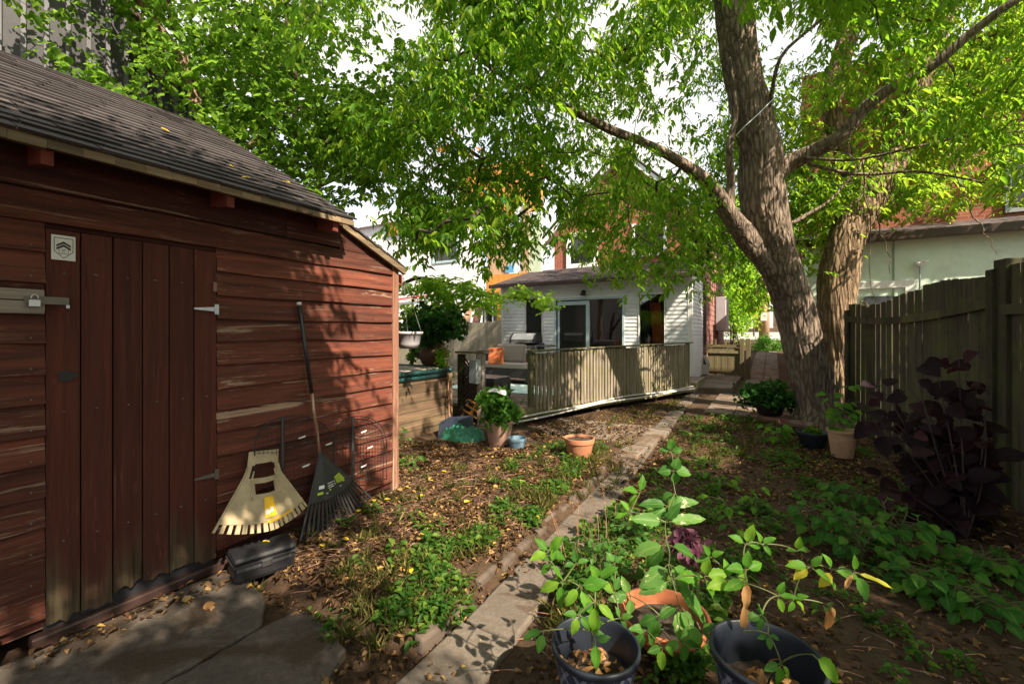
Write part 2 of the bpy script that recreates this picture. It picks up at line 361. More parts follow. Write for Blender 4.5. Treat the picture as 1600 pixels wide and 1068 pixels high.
# bark
def bark(name,c,dark):
    m,n,b=base(name); co_,raw=coord(n,(11,11,1.9)); g=noise(n,co_,1.6,8,.68,.7); g2=noise(n,raw,2.4,5,.6); v=N(n,'ShaderNodeTexVoronoi',feature='DISTANCE_TO_EDGE'); n.links.new(co_,v.inputs['Vector']); v.inputs['Scale'].default_value=1.5
    hh=math_(n,'ADD',math_(n,'MULTIPLY',rng(n,v.outputs[0],0,.28),.6),math_(n,'MULTIPLY',g,.9))
    col=mix(n,rng(n,hh,.35,1.0),dark,c); col=mix(n,rng(n,g2,.5,.7,0,.4),col,tuple(x*1.35 for x in c))
    n.links.new(col,b.inputs['Base Color']); b.inputs['Roughness'].default_value=.95; b.inputs['Specular IOR Level'].default_value=.2; bump(n,b,hh,1.0,.035); return m
M['bark']=bark('furrowed_bark',(.25,.195,.155),(.07,.054,.043)); M['bark2']=bark('pale_bark',(.27,.195,.125),(.065,.042,.028))
M['twig']=plain('twig_bark',(.07,.05,.04),.9)
M['stem']=plain('green_stem',(.085,.10,.03),.6); M['stemr']=plain('purple_stem',(.03,.014,.016),.7)
g=lambda p,*c:(p,c)
M['maple']=leafm('maple_leaves',[g(0,.022,.08,.009),g(.5,.05,.135,.012),g(.9,.12,.24,.018),g(1,.30,.37,.035)],(.27,.50,.022),.55)
M['maple2']=leafm('maple_leaves_backlit_tone',[g(0,.05,.14,.012),g(.6,.12,.25,.02),g(1,.30,.38,.035)],(.42,.58,.035),.5)  # yellow-green of light through the leaves is put into this colour
M['mulb']=leafm('round_bright_leaves',[g(0,.03,.085,.010),g(.5,.065,.15,.016),g(1,.15,.25,.025)],(.26,.45,.04),.5)
M['bush']=leafm('alley_bush_leaves',[g(0,.15,.30,.02),g(1,.32,.48,.05)],(.5,.8,.06),.45)
M['darkl']=leafm('dark_glossy_leaves',[g(0,.016,.06,.016),g(1,.045,.13,.022)],(.1,.3,.03),.25,.3)
M['hyd']=leafm('hydrangea_leaves',[g(0,.035,.11,.018),g(1,.09,.21,.028)],(.2,.45,.04),.35)
M['light']=leafm('light_green_blades',[g(0,.04,.14,.014),g(.6,.075,.22,.018),g(1,.17,.31,.024)],(.22,.45,.025),.38,.5,True,spots=((.30,.26,.05),.67))
M['mid']=leafm('mid_green_blades',[g(0,.03,.11,.02),g(1,.065,.18,.028)],(.15,.45,.05),.35,.45,True)
M['midv']=leafm('pale_blotched_blades',[g(0,.06,.16,.035),g(1,.12,.24,.05)],(.15,.4,.05),.3,.5,True,spots=((.55,.5,.36),.58))
M['brownl']=leafm('dry_brown_blades',[g(0,.24,.1,.035),g(1,.48,.27,.12)],(.5,.25,.06),.3,.7,True)
M['yelb']=leafm('yellowing_blades',[g(0,.32,.34,.03),g(1,.5,.4,.04)],(.6,.5,.04),.4,.5,True)
M['purple']=leafm('purple_smoke_leaves',[g(0,.010,.006,.008),g(.7,.02,.010,.014),g(1,.045,.018,.022)],(.12,.03,.04),.2,.65,False,spec=.1)
M['heuch']=leafm('mauve_leaves',[g(0,.09,.03,.055),g(1,.20,.09,.13)],(.4,.1,.2),.25,.5)
M['weed']=leafm('weed_leaves',[g(0,.022,.07,.012),g(.6,.05,.13,.02),g(1,.15,.22,.035)],(.2,.4,.04),.35)
M['cover']=leafm('bed_seedling_blades',[g(0,.016,.08,.011),g(.6,.035,.13,.016),g(1,.09,.20,.022)],(.12,.4,.03),.35,.6,True,spec=.12)
M['grass']=leafm('grass_blades',[g(0,.04,.055,.014),g(.6,.12,.12,.035),g(1,.32,.26,.10)],(.3,.35,.07),.3)
M['litter']=leafm('dead_leaf_litter',[g(0,.03,.018,.011),g(.5,.085,.048,.026),g(.8,.21,.125,.06),g(.95,.38,.25,.10),g(1,.48,.31,.07)],(.3,.15,.05),.12,.8)
M['yleaf']=leafm('yellow_fallen',[g(0,.62,.42,.02),g(1,.72,.56,.05)],(.7,.5,.02),.25,.5,True)
M['orleaf']=leafm('orange_leaves',[g(0,.5,.12,.02),g(1,.6,.26,.03)],(.8,.3,.03),.5)
# ------------------------------------------------------------------ ground
def gh(x,y):
    z=.02*mnoise.noise(Vector((x*.7,y*.7,0)))+.012*mnoise.noise(Vector((x*3,y*3,5)))+.006*mnoise.noise(Vector((x*9,y*9,2)))
    pl=-1.43-.03*max(0,y-2); pr=-1.05-.055*max(0,y-1.6)
    if y<12 and x<pl-.04 : z+=.05*min(1,(pl-.04-x)/.15)*max(0,min(1,(6.5-y)))   # raised left bed
    if y<9 and pl-.06<x<pr+.04: z=-.045
    if x<-1.42 and y<1.60: z=min(z,-.03)
    if x<-1.42 and 1.5<=y<1.75: z-=.06*(1-(y-1.5)/.25)
    if y>17: z+=(y-17)*.055 if y<52 else 35*.055
    return z
xs=sorted(set([-300,-120,-60,-30,-20,-14,-10]+[round(-8+i*.5,3) for i in range(8)]+[round(-4.2+i*.07,3) for i in range(100)]+[3.2,4,5,7,10,15,25,60,120,300]))
ys=sorted(set([-200,-60,-20,-8,-4,-2,-1]+[round(-.4+i*.07,3) for i in range(150)]+[10.5+i*.5 for i in range(24)]+[24,28,32,36,40,46,52,60,80,120,300]))
mb=MB(); nx=len(xs); mb.v=[(x,y,gh(x,y)-(.02 if abs(x)<8 and y<17 else 0)) for y in ys for x in xs]; mb.f=[(j*nx+i,j*nx+i+1,(j+1)*nx+i+1,(j+1)*nx+i) for j in range(len(ys)-1) for i in range(nx-1)]; mb.mi=[0]*len(mb.f)
O('ground',mb,M['ground'],smooth=True,kind='structure')
def sheet(name,poly_pts,mat,z=0,th=.05,seg=1,bev=.012,jit=0):
    mb=MB(); mb.poly([(x,y,z-th) for x,y in poly_pts],(0,0,th)); return O(name,mb,mat,bevel=bev,kind='structure')
def rough(pts,z,st=.07,j=.008):
    out=[]
    for i in range(len(pts)):
        a=Vector(pts[i]);b_=Vector(pts[(i+1)%len(pts)]); k=max(1,int((b_-a).length/st))
        for q in range(k): p=a.lerp(b_,q/k); out.append((p.x+R.uniform(-j,j),p.y+R.uniform(-j,j),z))
    return out
# narrow concrete path as slightly irregular slabs
mb=MB(); yy=.2; i=0
while yy<11.6:
    y1=min(yy+R.uniform(.75,.98),11.7); 
    f=lambda y:(-1.42-.042*max(0,y-1.9), -1.09-.065*max(0,y-1.6) if y<6 else -1.38-.03*(y-6))
    a0,b0=f(yy+.012); a1,b1=f(y1-.012); z=-.035+R.uniform(-.006,.006)+.03*min(1,max(0,(yy-5)/3))
    mb.poly(rough([(a0,yy+.008),(b0,yy+.008),(b1,y1-.008),(a1,y1-.008)],z-.06,.09,.005),(0,0,.06)); yy=y1
O('garden_path',mb,M['concrete'],bevel=.014,kind='structure')
mb=MB()
mb.poly(rough([(-2.98,.0),(-2.26,.0),(-2.25,1.30),(-2.5,1.45),(-2.97,1.5)],-.05,.06,.008),(0,0,.06))
mb.poly(rough([(-2.235,.0),(-1.6,.0),(-1.6,1.15),(-1.75,1.4),(-2.03,1.5),(-2.225,1.45)],-.05,.05,.012),(0,0,.058))
O('concrete_slab',mb,M['slab'],bevel=.012,kind='structure')
mb=MB()
for j in range(3):
    for i in range(3):
        x0=-3.25+i*.62+j*.03; y0=5.28+j*.62; mb.box((x0,y0,-.05),(x0+.6,y0+.6,.012+R.uniform(-.006,.006)))
for j in range(6):
    for i in range(2):
        x0=-1.12+i*.5; y0=8.9+j*.5; mb.box((x0,y0,-.05),(x0+.485,y0+.485,.015+R.uniform(-.006,.006)))
for j in range(21):
    y0=12.2+j*1.0
    for i in range(2): 
        z0_=max(0,(y0-17))*.055; z1_=max(0,(y0-16.02))*.055; x0=-.72+i*.45; mb.add([(x0,y0,z0_-.1),(x0+.435,y0,z0_-.1),(x0+.435,y0+.98,z1_-.1),(x0,y0+.98,z1_-.1),(x0,y0,z0_+.03),(x0+.435,y0,z0_+.03),(x0+.435,y0+.98,z1_+.03),(x0,y0+.98,z1_+.03)],[(0,3,2,1),(4,5,6,7),(0,1,5,4),(1,2,6,5),(2,3,7,6),(3,0,4,7)])
O('paving_slabs',mb,M['paver'],bevel=.01,kind='structure')
sheet('gravel_pad',[(-2.05,11.75),(-.9,12.2),(-.85,15.8),(-1.98,15.8)],M['paver'],z=.12,th=.17)
mb=MB(); mb.poly([(-60,34,.98),(60,34,.98),(60,44,1.5),(-60,44,1.5)],(0,0,.02)); O('far_street',mb,M['asphalt'],kind='structure')
# edging stones
ORD=['nearest','second','third','fourth','fifth','sixth','seventh','eighth','ninth','tenth','eleventh','twelfth','thirteenth','fourteenth','farthest']
for i in range(15):
    y=1.75+i*.25+R.uniform(-.03,.03); x=-1.50-.042*max(0,y-1.9)+R.uniform(-.02,.02)
    mb=MB(); a=R.uniform(-.2,.2); mb.ob((x,y,R.uniform(-.042,-.02)),(R.uniform(.022,.036),R.uniform(.06,.115),.045),(math.cos(a),math.sin(a),R.uniform(-.12,.12)))
    O('edging_stone',mb,M['stone'],bevel=.016,loc=(x,y,0),label=f'{ORD[i]} rough brown-grey edging stone from the camera in the row left of the narrow path',cat='stone',group='edging stones along the path')
# ------------------------------------------------------------------ shed
X0=-3.1
def laps(mb,o,u,n,length,zb,e,th=.02,wob=.004,seg=.3,holes=(),zt=None):
    """lap boards: o origin, u along, n outward; rows list zb..; holes (u0,u1,z0,z1)"""
    o=Vector(o);u=Vector(u);n=Vector(n)
    z=zb; 
    while z<(zt if zt else zb)+1e-6-.01:
        z1=z+e; zc=min(z1+.012,(zt or 9)); iv=[(0,length)]
        for a,b_,c,d in holes:
            if z+e*.6>c and z+e*.4<d:
                nv=[]
                for p,q in iv:
                    if b_<=p or a>=q: nv.append((p,q)); continue
                    if a>p: nv.append((p,a))
                    if b_<q: nv.append((b_,q))
                iv=nv
        for p,q in iv:
            k=max(1,int((q-p)/seg)); vs=[];fs=[]; ph=R.random()*50
            for i in range(k+1):
                t=p+(q-p)*i/k; wz=wob*mnoise.noise(Vector((t*1.7,z*5,ph)))*1.6; wn=wob*.6*mnoise.noise(Vector((t*2.3,z*7,ph+9)))
                zz=z+wz
                for dn,dz in ((0.0,zz),(th+wn,zz),(th*.25+wn*.4,zc),(0.0,zc)): vs.append(o+u*t+n*dn+Vector((0,0,dz)))
            for i in range(k): fs+=[(4*i+j,4*i+(j+1)%4,4*i+4+(j+1)%4,4*i+4+j) for j in range(4)]
            fs+=[(0,3,2,1),(4*k,4*k+1,4*k+2,4*k+3)]
            mb.add(vs,fs)
        z=z1
t=T('red_shed','old dark red wooden shed with lap siding and a shingled roof on the left','shed',(X0,1.5,0))
YE=3.06; DY0,DY1=.70,1.478
mb=MB(); z=2.04-.149*13
laps(mb,(X0,-1.2,0),(0,1,0),(1,0,0),YE+1.2-.06,z,.149,.031,.011,.2,holes=((DY0+1.2,DY1+1.2,-1,2.03),),zt=2.19)
# sloping top boards under the lean end
mb.poly([(X0,2.42,2.19),(X0,YE-.06,2.19),(X0,YE-.06,2.2),(X0,2.6,2.36),(X0,2.42,2.36)],(.012,0,0))
O('wall',mb,M['red'],t)
mb=MB(); mb.box((X0-.05,-1.2,.04),(X0-.004,DY0,2.36)); mb.box((X0-.05,DY1,.04),(X0-.004,YE-.01,2.15)); mb.box((X0-.05,DY0,2.02),(X0-.004,DY1,2.36)); mb.box((-6.8,YE-.05,0),(X0-.06,YE,2.15)); mb.box((-6.8,-1.2,0),(-6.74,YE-.05,2.2));mb.box((-6.8,-1.24,0),(X0-.06,-1.2,2.3))
mb.poly([(-6.8,2.24,2.2),(-3.15,2.24,2.2),(-3.15,2.24,2.3),(-5.08,2.24,3.5),(-6.8,2.24,2.5)],(0,.03,0))
O('wall_frame',mb,M['redtrim'],t)
mb=MB()
mb.box((X0-.004,-1.2,2.2),(X0+.022,1.95,2.42)); mb.box((X0-.004,1.955,2.2),(X0+.02,2.42,2.42)); O('frieze_board',mb,M['redtrim'],t,bevel=.003)
mb=MB(); mb.box((X0-.01,YE-.065,-.02),(X0+.035,YE+.01,2.13)); O('corner_post',mb,M['post'],t,bevel=.006)
# main roof with individual shingle courses
ex,ez=-2.85,2.39; rx,rz=-5.08,3.64
mb=MB(); sl_=math.hypot(rx-ex,rz-ez); ux=Vector((rx-ex,0,rz-ez)).normalized(); nx_=Vector((-ux.z,0,ux.x)); nx_=nx_ if nx_.z>0 else -nx_
rows=int(sl_/.125)+1
for r_ in range(rows):
    y=-1.3; s0=r_*.125
    while y<2.38:
        w_=min(R.uniform(.24,.32),2.38-y); lift=.008+R.uniform(0,.006)
        a=Vector((ex,y+.004,ez))+ux*(s0-.02+R.uniform(-.006,.006)); b_=a+Vector((0,w_-.006,0)); c=b_+ux*.16; d=a+ux*.16
        mb.add([a+nx_*.004,b_+nx_*.004,b_+nx_*(lift+.006),a+nx_*(lift+.006),d+nx_*.002,c+nx_*.002],[(0,1,2,3),(3,2,5,4)]); y+=w_
rf=O('roof',mb,M['shingle'],t)
mb=MB(); a=Vector((ex,0,ez)); 
mb.poly([Vector((ex,-1.3,ez))-nx_*.035,Vector((ex,2.36,ez))-nx_*.035,Vector((rx,2.36,rz))-nx_*.035,Vector((rx,-1.3,rz))-nx_*.035],nx_*.036)
mb.poly([(rx,-1.3,rz-.04),(rx,2.36,rz-.04),(-7.1,2.36,2.5),(-7.1,-1.3,2.5)],(0,0,.04))
O('roof_deck',mb,M['edge'],rf)
# bare board edge along the eave, wavy
mb=MB(); pts=[]
for i in range(30):
    y0=-1.3+i*3.66/30; y1=y0+3.66/30
    dz=.006*mnoise.noise(Vector((y0*3,0,0)))
    mb.box((ex-.02,y0,ez-.052+dz),(ex+.012,y1-.0015,ez-.012+dz))
O('eave_edge',mb,M['edge'],rf)
for yy in (.64,1.44,2.2):
    mb=MB(); mb.poly([(X0,yy,2.3),(ex-.03,yy,2.27),(ex-.03,yy,2.345),(X0,yy,2.40)],(0,.045,0)); O('rafter_end',mb,M['rafter'],t,bevel=.004)
# lean roof beyond the main roof
p0=P(536,347,x=X0+.06); p1=P(634,421,x=X0+.08)
mb=MB(); v=(p1-p0); v.x=0
for k in range(6):
    a=p0+v*(k/6.0); b_=p0+v*((k+1.12)/6.0 if k<5 else 1)
    mb.poly([a+Vector((.02,0,.018)),b_+Vector((.02,0,.008)),b_+Vector((-3.6,0,.008)),a+Vector((-3.6,0,.018))],(0,0,.014))
lr=O('lean_roof',mb,M['shingle'],t)
mb=MB(); mb.poly([p0+Vector((0,0,-.045)),p1+Vector((0,0,-.05)),p1+Vector((0,0,.006)),p0+Vector((0,0,.015))],(-.035,0,0)); mb.poly([p0+Vector((-.04,0,-.02)),p1+Vector((-.04,0,-.02)),p1+Vector((-.04,0,.006)),p0+Vector((-.04,0,.014))],(-3.5,0,0))
O('rake_board',mb,M['edge'],lr,bevel=.003)
mb=MB(); mb.box((X0-.08,YE+.012,1.96),(X0-.01,YE+.1,2.06)); O('rafter_end',mb,M['rafter'],t)
# door
mb=MB(); n_=6; wd=(DY1-DY0)/n_
for i in range(n_):
    y0=DY0+i*wd+.003; y1=y0+wd-.007; zb=.05+R.uniform(-.02,.05)
    k=10; vs=[];fs=[]; x1=X0+.018+R.uniform(0,.006)
    cols=5
    for c in range(cols+1):
        yy=y0+(y1-y0)*c/cols; zr=zb+R.uniform(0,.045)
        for xx in (X0-.005,x1): vs+=[(xx,yy,zr),(xx,yy,2.012)]
    for c in range(cols):
        a=c*4; b_=a+4; fs+=[(a+2,b_+2,b_+3,a+3),(b_,a,a+1,b_+1),(a,b_,b_+2,a+2),(a+1,a+3,b_+3,b_+1)]
    fs+=[(0,2,3,1),(cols*4+2,cols*4,cols*4+1,cols*4+3)]
    mb.add(vs,fs)
door=O('door',mb,M['reddoor'],t)
mb=MB(); mb.box((X0-.04,DY0,.02),(X0-.012,DY1,2.0)); O('door_backing',mb,M['ink'],door)
mb=MB(); rq=random.Random(6)
for k in range(13):
    for yy in [DY1+.05+.55*q+rq.uniform(-.02,.02) for q in range(3)]+[YE-.1,DY0-.05]:
        zz=2.04-.149*(k+1)+.03; 
        if zz>.1: mb.tube([(X0+.018,yy,zz),(X0+.0335,yy,zz)],.004,6)
for i in range(6):
    for zz in (.45,1.1,1.8): mb.tube([(X0+.01,DY0+(i+.5)*wd+rq.uniform(-.02,.02),zz+rq.uniform(-.01,.01)),(X0+.0262,DY0+(i+.5)*wd,zz)],.004,6)
O('nail_head',mb,M['rustm'],t,kind='stuff')
# knot hole, its inner darkness painted as a flat patch
c=P(105,587,x=X0+.0275)
mb=MB(); pts=[]
for k in range(18):
    a=2*math.pi*k/18; r=.034*(1+.12*math.sin(3*a+1)+.1*math.sin(5*a)); pts.append(c+Vector((0,r*1.1*math.cos(a),r*.8*math.sin(a))))
mb.add(pts,[tuple(range(18))]); O('painted_knot_hole',mb,M['room'],door)
# sticker with shield emblem
c0=P(80,366,x=X0+.0275); c1=P(118,408,x=X0+.0275); yc=(c0.y+c1.y)/2; zc=(c0.z+c1.z)/2; hw=abs(c1.y-c0.y)/2; hh=.062
xs_=X0+.0285; mb=MB(); mb.box((X0+.0235,yc-hw,zc-hh),(xs_,yc+hw,zc+hh)); st=O('sticker',mb,M['paper'],door,bevel=.001)
def sp(pts,dx=.0012): return [(xs_+dx,yc+a*hw,zc+b_*hh) for a,b_ in pts]
mb=MB(); sh=[(-.8,.8),(.8,.8),(.8,-.3),(0,-.86),(-.8,-.3)]; si=[(a*.93,b_*.93+.005) for a,b_ in sh]
for i in range(5): j=(i+1)%5; mb.add(sp([sh[i],sh[j],si[j],si[i]]),[(0,1,2,3)])
for dz in (0,-.24): mb.add(sp([(-.6,.22+dz),(0,.52+dz),(.6,.22+dz),(.6,.05+dz),(0,.33+dz),(-.6,.05+dz)]),[(0,1,4,5),(1,2,3,4)])
mb.add(sp([(-.4,-.1),(-.36,-.1),(-.36,-.5),(-.4,-.5)]),[(0,1,2,3)]); mb.add(sp([(.4,-.1),(.36,-.1),(.36,-.5),(.4,-.5)]),[(0,1,2,3)]); mb.add(sp([(-.4,-.46),(.4,-.46),(.4,-.5),(-.4,-.5)]),[(0,1,2,3)])
for k in range(3): mb.add(sp([(-.2+.04*k,-.14-.1*k),(.2-.04*k,-.14-.1*k),(.2-.04*k,-.17-.1*k),(-.2+.04*k,-.17-.1*k)]),[(0,1,2,3)])
O('shield_emblem',mb,M['ink'],st)
# weathered hasp board, hasp, padlock
mb=MB(); z0=P(35,490,x=X0).z; z1=P(35,452,x=X0).z; zm=(z0+z1)/2+.005
mb.box((X0+.02,-.3,z0),(X0+.048,DY0-.006,zm-.002)); mb.box((X0+.02,-.3,zm+.002),(X0+.050,DY0-.008,z1)); O('hasp_board',mb,M['greyh'],t,bevel=.004)
a=P(38,467,x=X0+.056); b_=P(108,479,x=X0+.056); b_.z=a.z-.005
mb=MB(); mb.ob((a+b_)/2,(.003,(b_.y-a.y)/2,.019),(1,0,0),(0,1,0)); ha=O('hasp',mb,M['rustm'],door,bevel=.002)
mb=MB(); pc=P(54,471,x=X0+.068); mb.ob(pc-Vector((0,0,.008)),(.008,.02,.017),(1,0,0),(0,1,0)); pk=O('padlock',mb,M['zinc'],door,bevel=.003)
mb=MB(); mb.tube([pc+Vector((0,.012*math.cos(q),.016+.018*math.sin(q))) for q in np.linspace(0,math.pi,9)],.003,6); O('shackle',mb,M['zinc'],pk)
mb=MB(); mb.ob(P(106,479,x=X0+.061),(.002,.006,.008),(1,0,0),(0,1,0)); O('bolt',mb,M['zinc'],ha)
for py,mm in ((483,'zinc'),(741,'rustm')):
    c=P(337,py,x=X0+.035); mb=MB(); mb.ob(c+Vector((-.004,.008,0)),(.003,.012,.032),(1,0,0),(0,1,0))
    q=c+Vector((-.004,-.006,0)); mb.poly([q+Vector((0,0,.014)),q+Vector((0,-.115,.005)),q+Vector((0,-.115,-.005)),q+Vector((0,0,-.014))],(.004,0,0)); O('hinge',mb,M[mm],door)
mb=MB(); c=P(336,668-220,x=X0+.03); mb.ob(c,(.003,.01,.03),(1,0,0),(0,1,0)); O('hinge_stub',mb,M['hwshake'],door)
# foundation rubble at the lower left
mb=MB()
for k in range(9):
    y=-.9+k*.17; mb.ob((X0+.0+R.uniform(-.02,.03),y,.03+R.uniform(-.02,.02)),(.06,.09,.09),(1,R.uniform(-.3,.3),R.uniform(-.2,.2)))
O('foundation',mb,M['rubble'],t,bevel=.03,smooth=False)
mb=MB(); mb.box((X0-.03,DY0-.05,-.04),(X0+.035,YE-.1,.02)); O('door_sill',mb,M['brown'],t,bevel=.01)
# ------------------------------------------------------------------ house extension + main house
def window(name,parent,x0,x1,z0,z1,y,fr=.06,fm='trim',gm='glass',depth=.08,mull=()):
    mb=MB(); 
    for a,b_ in (((x0-fr,y-depth*.5,z0-fr),(x0,y+.04,z1+fr)),((x1,y-depth*.5,z0-fr),(x1+fr,y+.04,z1+fr)),((x0,y-depth*.5,z1),(x1,y+.04,z1+fr)),((x0,y-depth*.5,z0-fr),(x1,y+.04,z0))): mb.box(a,b_)
    for mx_ in mull: mb.box((mx_-.03,y-depth*.4,z0),(mx_+.03,y+.03,z1))
    f=O(name,mb,M[fm],parent,bevel=.004)
    mb=MB(); mb.box((x0,y+.012,z0),(x1,y+.02,z1)); O('pane',mb,M[gm],f)
    return f
HY=13.3
t=T('white_house','white vinyl sided rear extension with patio door on a red brick house','house',(-5,HY,0))
ops=((-7.30,-6.69,1.0,2.64),(-6.16,-3.95,.3,2.54),(-3.44,-2.72,.95,2.62))
mb=MB(); laps(mb,(-8.25,HY,0),(1,0,0),(0,-1,0),6.2,.3,.115,.026,.0008,2,holes=[(a+8.25-.05,b_+8.25+.05,c-.05,d+.05) for a,b_,c,d in ops],zt=3.15)
laps(mb,(-2.0,HY,0),(0,1,0),(1,0,0),2.35,.05,.115,.026,.0008,2,zt=3.15)
O('siding',mb,M['white'],t)
mb=MB(); z_=3.14
for a,b_ in (((-8.25,HY+.002,.2),(-7.30,HY+.12,z_)),((-6.69,HY+.002,.2),(-6.16,HY+.12,z_)),((-3.95,HY+.002,.2),(-3.44,HY+.12,z_)),((-2.72,HY+.002,.2),(-2.002,HY+.12,z_)),
   ((-7.30,HY+.002,.2),(-6.69,HY+.12,1.0)),((-7.30,HY+.002,2.64),(-6.69,HY+.12,z_)),((-6.16,HY+.002,2.54),(-3.95,HY+.12,z_)),((-3.44,HY+.002,.2),(-2.72,HY+.12,.95)),((-3.44,HY+.002,2.62),(-2.72,HY+.12,z_)),
   ((-2.1,HY+.121,.0),(-2.003,15.65,z_)),((-8.25,HY+.121,.2),(-8.15,16,z_))): mb.box(a,b_)
O('wall',mb,M['white'],t)
mb=MB(); mb.box((-8.14,15.7,.2),(-2.11,15.75,3.1)); mb.box((-8.14,HY+.13,.2),(-2.11,15.69,.25)); mb.box((-8.14,HY+.13,3.05),(-2.11,15.69,3.1)); O('interior',mb,M['room'],t)
mb=MB(); mb.box((-2.08,HY-.03,.1),(-1.96,HY+.06,3.13)); O('corner_trim',mb,M['trim'],t,bevel=.004)
mb=MB(); mb.box((-8.32,HY-.03,.3),(-8.22,HY+.06,3.13)); O('corner_trim',mb,M['trim'],t,bevel=.004)
window('window',t,-7.30,-6.69,1.0,2.64,HY,.025,'trim')
window('window',t,-3.44,-2.72,.95,2.62,HY,.025,'trim','clear')
pd=window('patio_door',t,-6.16,-3.95,.3,2.54,HY,.07,'bluetrim','clear')
mb=MB()
for a,b_ in ((-6.10,-6.03),(-5.12,-5.0)): mb.box((a,HY-.035,.32),(b_,HY+.01,2.46))
mb.box((-6.10,HY-.034,2.38),(-5.01,HY+.01,2.5)); mb.box((-6.10,HY-.034,.32),(-5.01,HY+.01,.42)); O('sliding_panel',mb,M['bluetrim'],pd)
mb=MB(); mb.box((-6.03,HY-.02,.42),(-5.12,HY-.012,2.38)); O('panel_glass',mb,M['glass'],pd)
mb=MB(); mb.box((-4.97,HY-.05,1.15),(-4.94,HY-.02,1.55)); O('door_handle',mb,M['ink'],pd)
mb=MB(); q=P(911,455,y=HY-.12); mb.tube([q+Vector((0,.1,0)),q,q-Vector((0,.02,.12))],[.05,.06,.09],12); O('wall_lamp',mb,M['ink'],t)
# lean roof of extension
mb=MB(); e0=Vector((0,12.95,3.12)); e1=Vector((0,15.98,3.98)); v=e1-e0
for r_ in range(22):
    x=-8.5
    while x<-1.75:
        w_=min(R.uniform(.28,.36),-1.75-x); a=e0+v*(r_/22); b_=e0+v*((r_+1.15)/22) if r_<21 else e1
        mb.add([(x+.004,a.y,a.z+.03),(x+w_-.004,a.y,a.z+.03),(x+w_-.004,b_.y,b_.z+.02),(x+.004,b_.y,b_.z+.02),(x+.004,a.y,a.z+.015),(x+w_-.004,a.y,a.z+.015)],[(0,1,2,3),(4,5,1,0)]); x+=w_
rf=O('roof',mb,M['shingle2'],t)
mb=MB(); mb.poly([(-8.5,12.95,3.06),(-1.75,12.95,3.06),(-1.75,HY+.1,3.12),(-8.5,HY+.1,3.12)],(0,0,.06)); mb.poly([(-8.48,12.97,3.09),(-8.48,15.98,3.95),(-8.48,15.98,3.98),(-8.48,12.97,3.125)],(6.7,0,0)); O('roof_deck',mb,M['trim'],rf)
mb=MB(); mb.box((-8.55,12.84,3.03),(-1.7,12.945,3.15)); mb.box((-8.44,12.87,.3),(-8.36,12.94,3.03)); mb.box((-1.97,15.68,.0),(-1.88,15.78,3.3)); O('gutter',mb,M['brown'],t,bevel=.012)
# main brick house
mb=MB(); mb.poly([(-7.5,16,3.0),(-2.0,16,3.0),(-2.0,16,5.3),(-4.75,16,7.9),(-7.5,16,5.3)],(0,.3,0)); mb.box((-7.5,16.3,0),(-7.3,22.8,5.2)); O('brick_wall',mb,M['brick'],t)
mb=MB(); laps(mb,(-2.0,15.8,0),(0,1,0),(1,0,0),7,.05,.19,.02,.003,2,zt=5.2); O('side_shingles',mb,M['hwshake'],t)
mb=MB(); mb.box((-2.3,16.3,0),(-2.01,22.8,5.3)); O('side_wall',mb,M['hwshake'],t)
mb=MB()
for s in (-1,1):
    a=Vector((-4.75,15.7,8.12)); b_=Vector((-4.75+s*3.2,15.7,5.09)); mb.poly([a,b_,b_-Vector((0,0,.22)),a-Vector((0,0,.22))],(0,.3,0))
O('gable_trim',mb,M['trim'],t)
mb=MB()
for s in (-1,1):
    a=Vector((-4.75,15.66,8.16)); b_=Vector((-4.75+s*3.25,15.66,5.11)); mb.poly([a,b_,b_+Vector((0,0,.06)),a+Vector((0,0,.06))],(0,7.4,0))
O('upper_roof',mb,M['shingle2'],t)
window('upper_window',t,-6.8,-5.85,4.15,5.2,15.97,.16,'trim',mull=())
window('upper_window',t,-4.3,-3.3,4.3,5.3,15.97,.1,'trim')
mb=MB(); mb.box((-1.97,19.2,1.55),(-1.6,20.6,2.9)); O('side_awning',mb,M['lilac'],t,bevel=.02)
mb=MB(); mb.tube([(-1.9,15.5,.1),(-1.8,15.45,.5),(-1.9,15.4,.75)],.06,10); mb.box((-1.97,15.35,.15),(-1.8,15.6,.45)); O('gas_meter',mb,M['cable'],t,smooth=False)
# curtain and a dark shape of unclear kind inside right window
mb=MB()
for k in range(24):
    x=-3.12+k*.013; mb.add([(x,13.62+.02*math.sin(k*1.3),1.2),(x+.013,13.62+.02*math.sin((k+1)*1.3),1.2),(x+.013-.1,13.62+.02*math.sin((k+1)*1.3),2.4),(x-.1+.0,13.62+.02*math.sin(k*1.3),2.4)],[(0,1,2,3)])
O('curtain',mb,M['curtain'],loc=(-3,13.6,1.2),solid=.004,label='orange curtain glowing behind the right-hand window of the white extension',cat='curtain')
mb=MB(); mb.lathe((-3.27,13.5,.6),[(.0,0),(.12,0),(.10,.5),(.14,.75),(.05,.9),(.08,.93),(.115,1.02),(.12,1.1),(.1,1.2),(.04,1.25),(0,1.26)],20)
O('silhouette',mb,M['ink'],loc=(-3.27,13.5,.6),smooth=True,label='dark round-topped ornament standing inside the right-hand window',cat='silhouette')
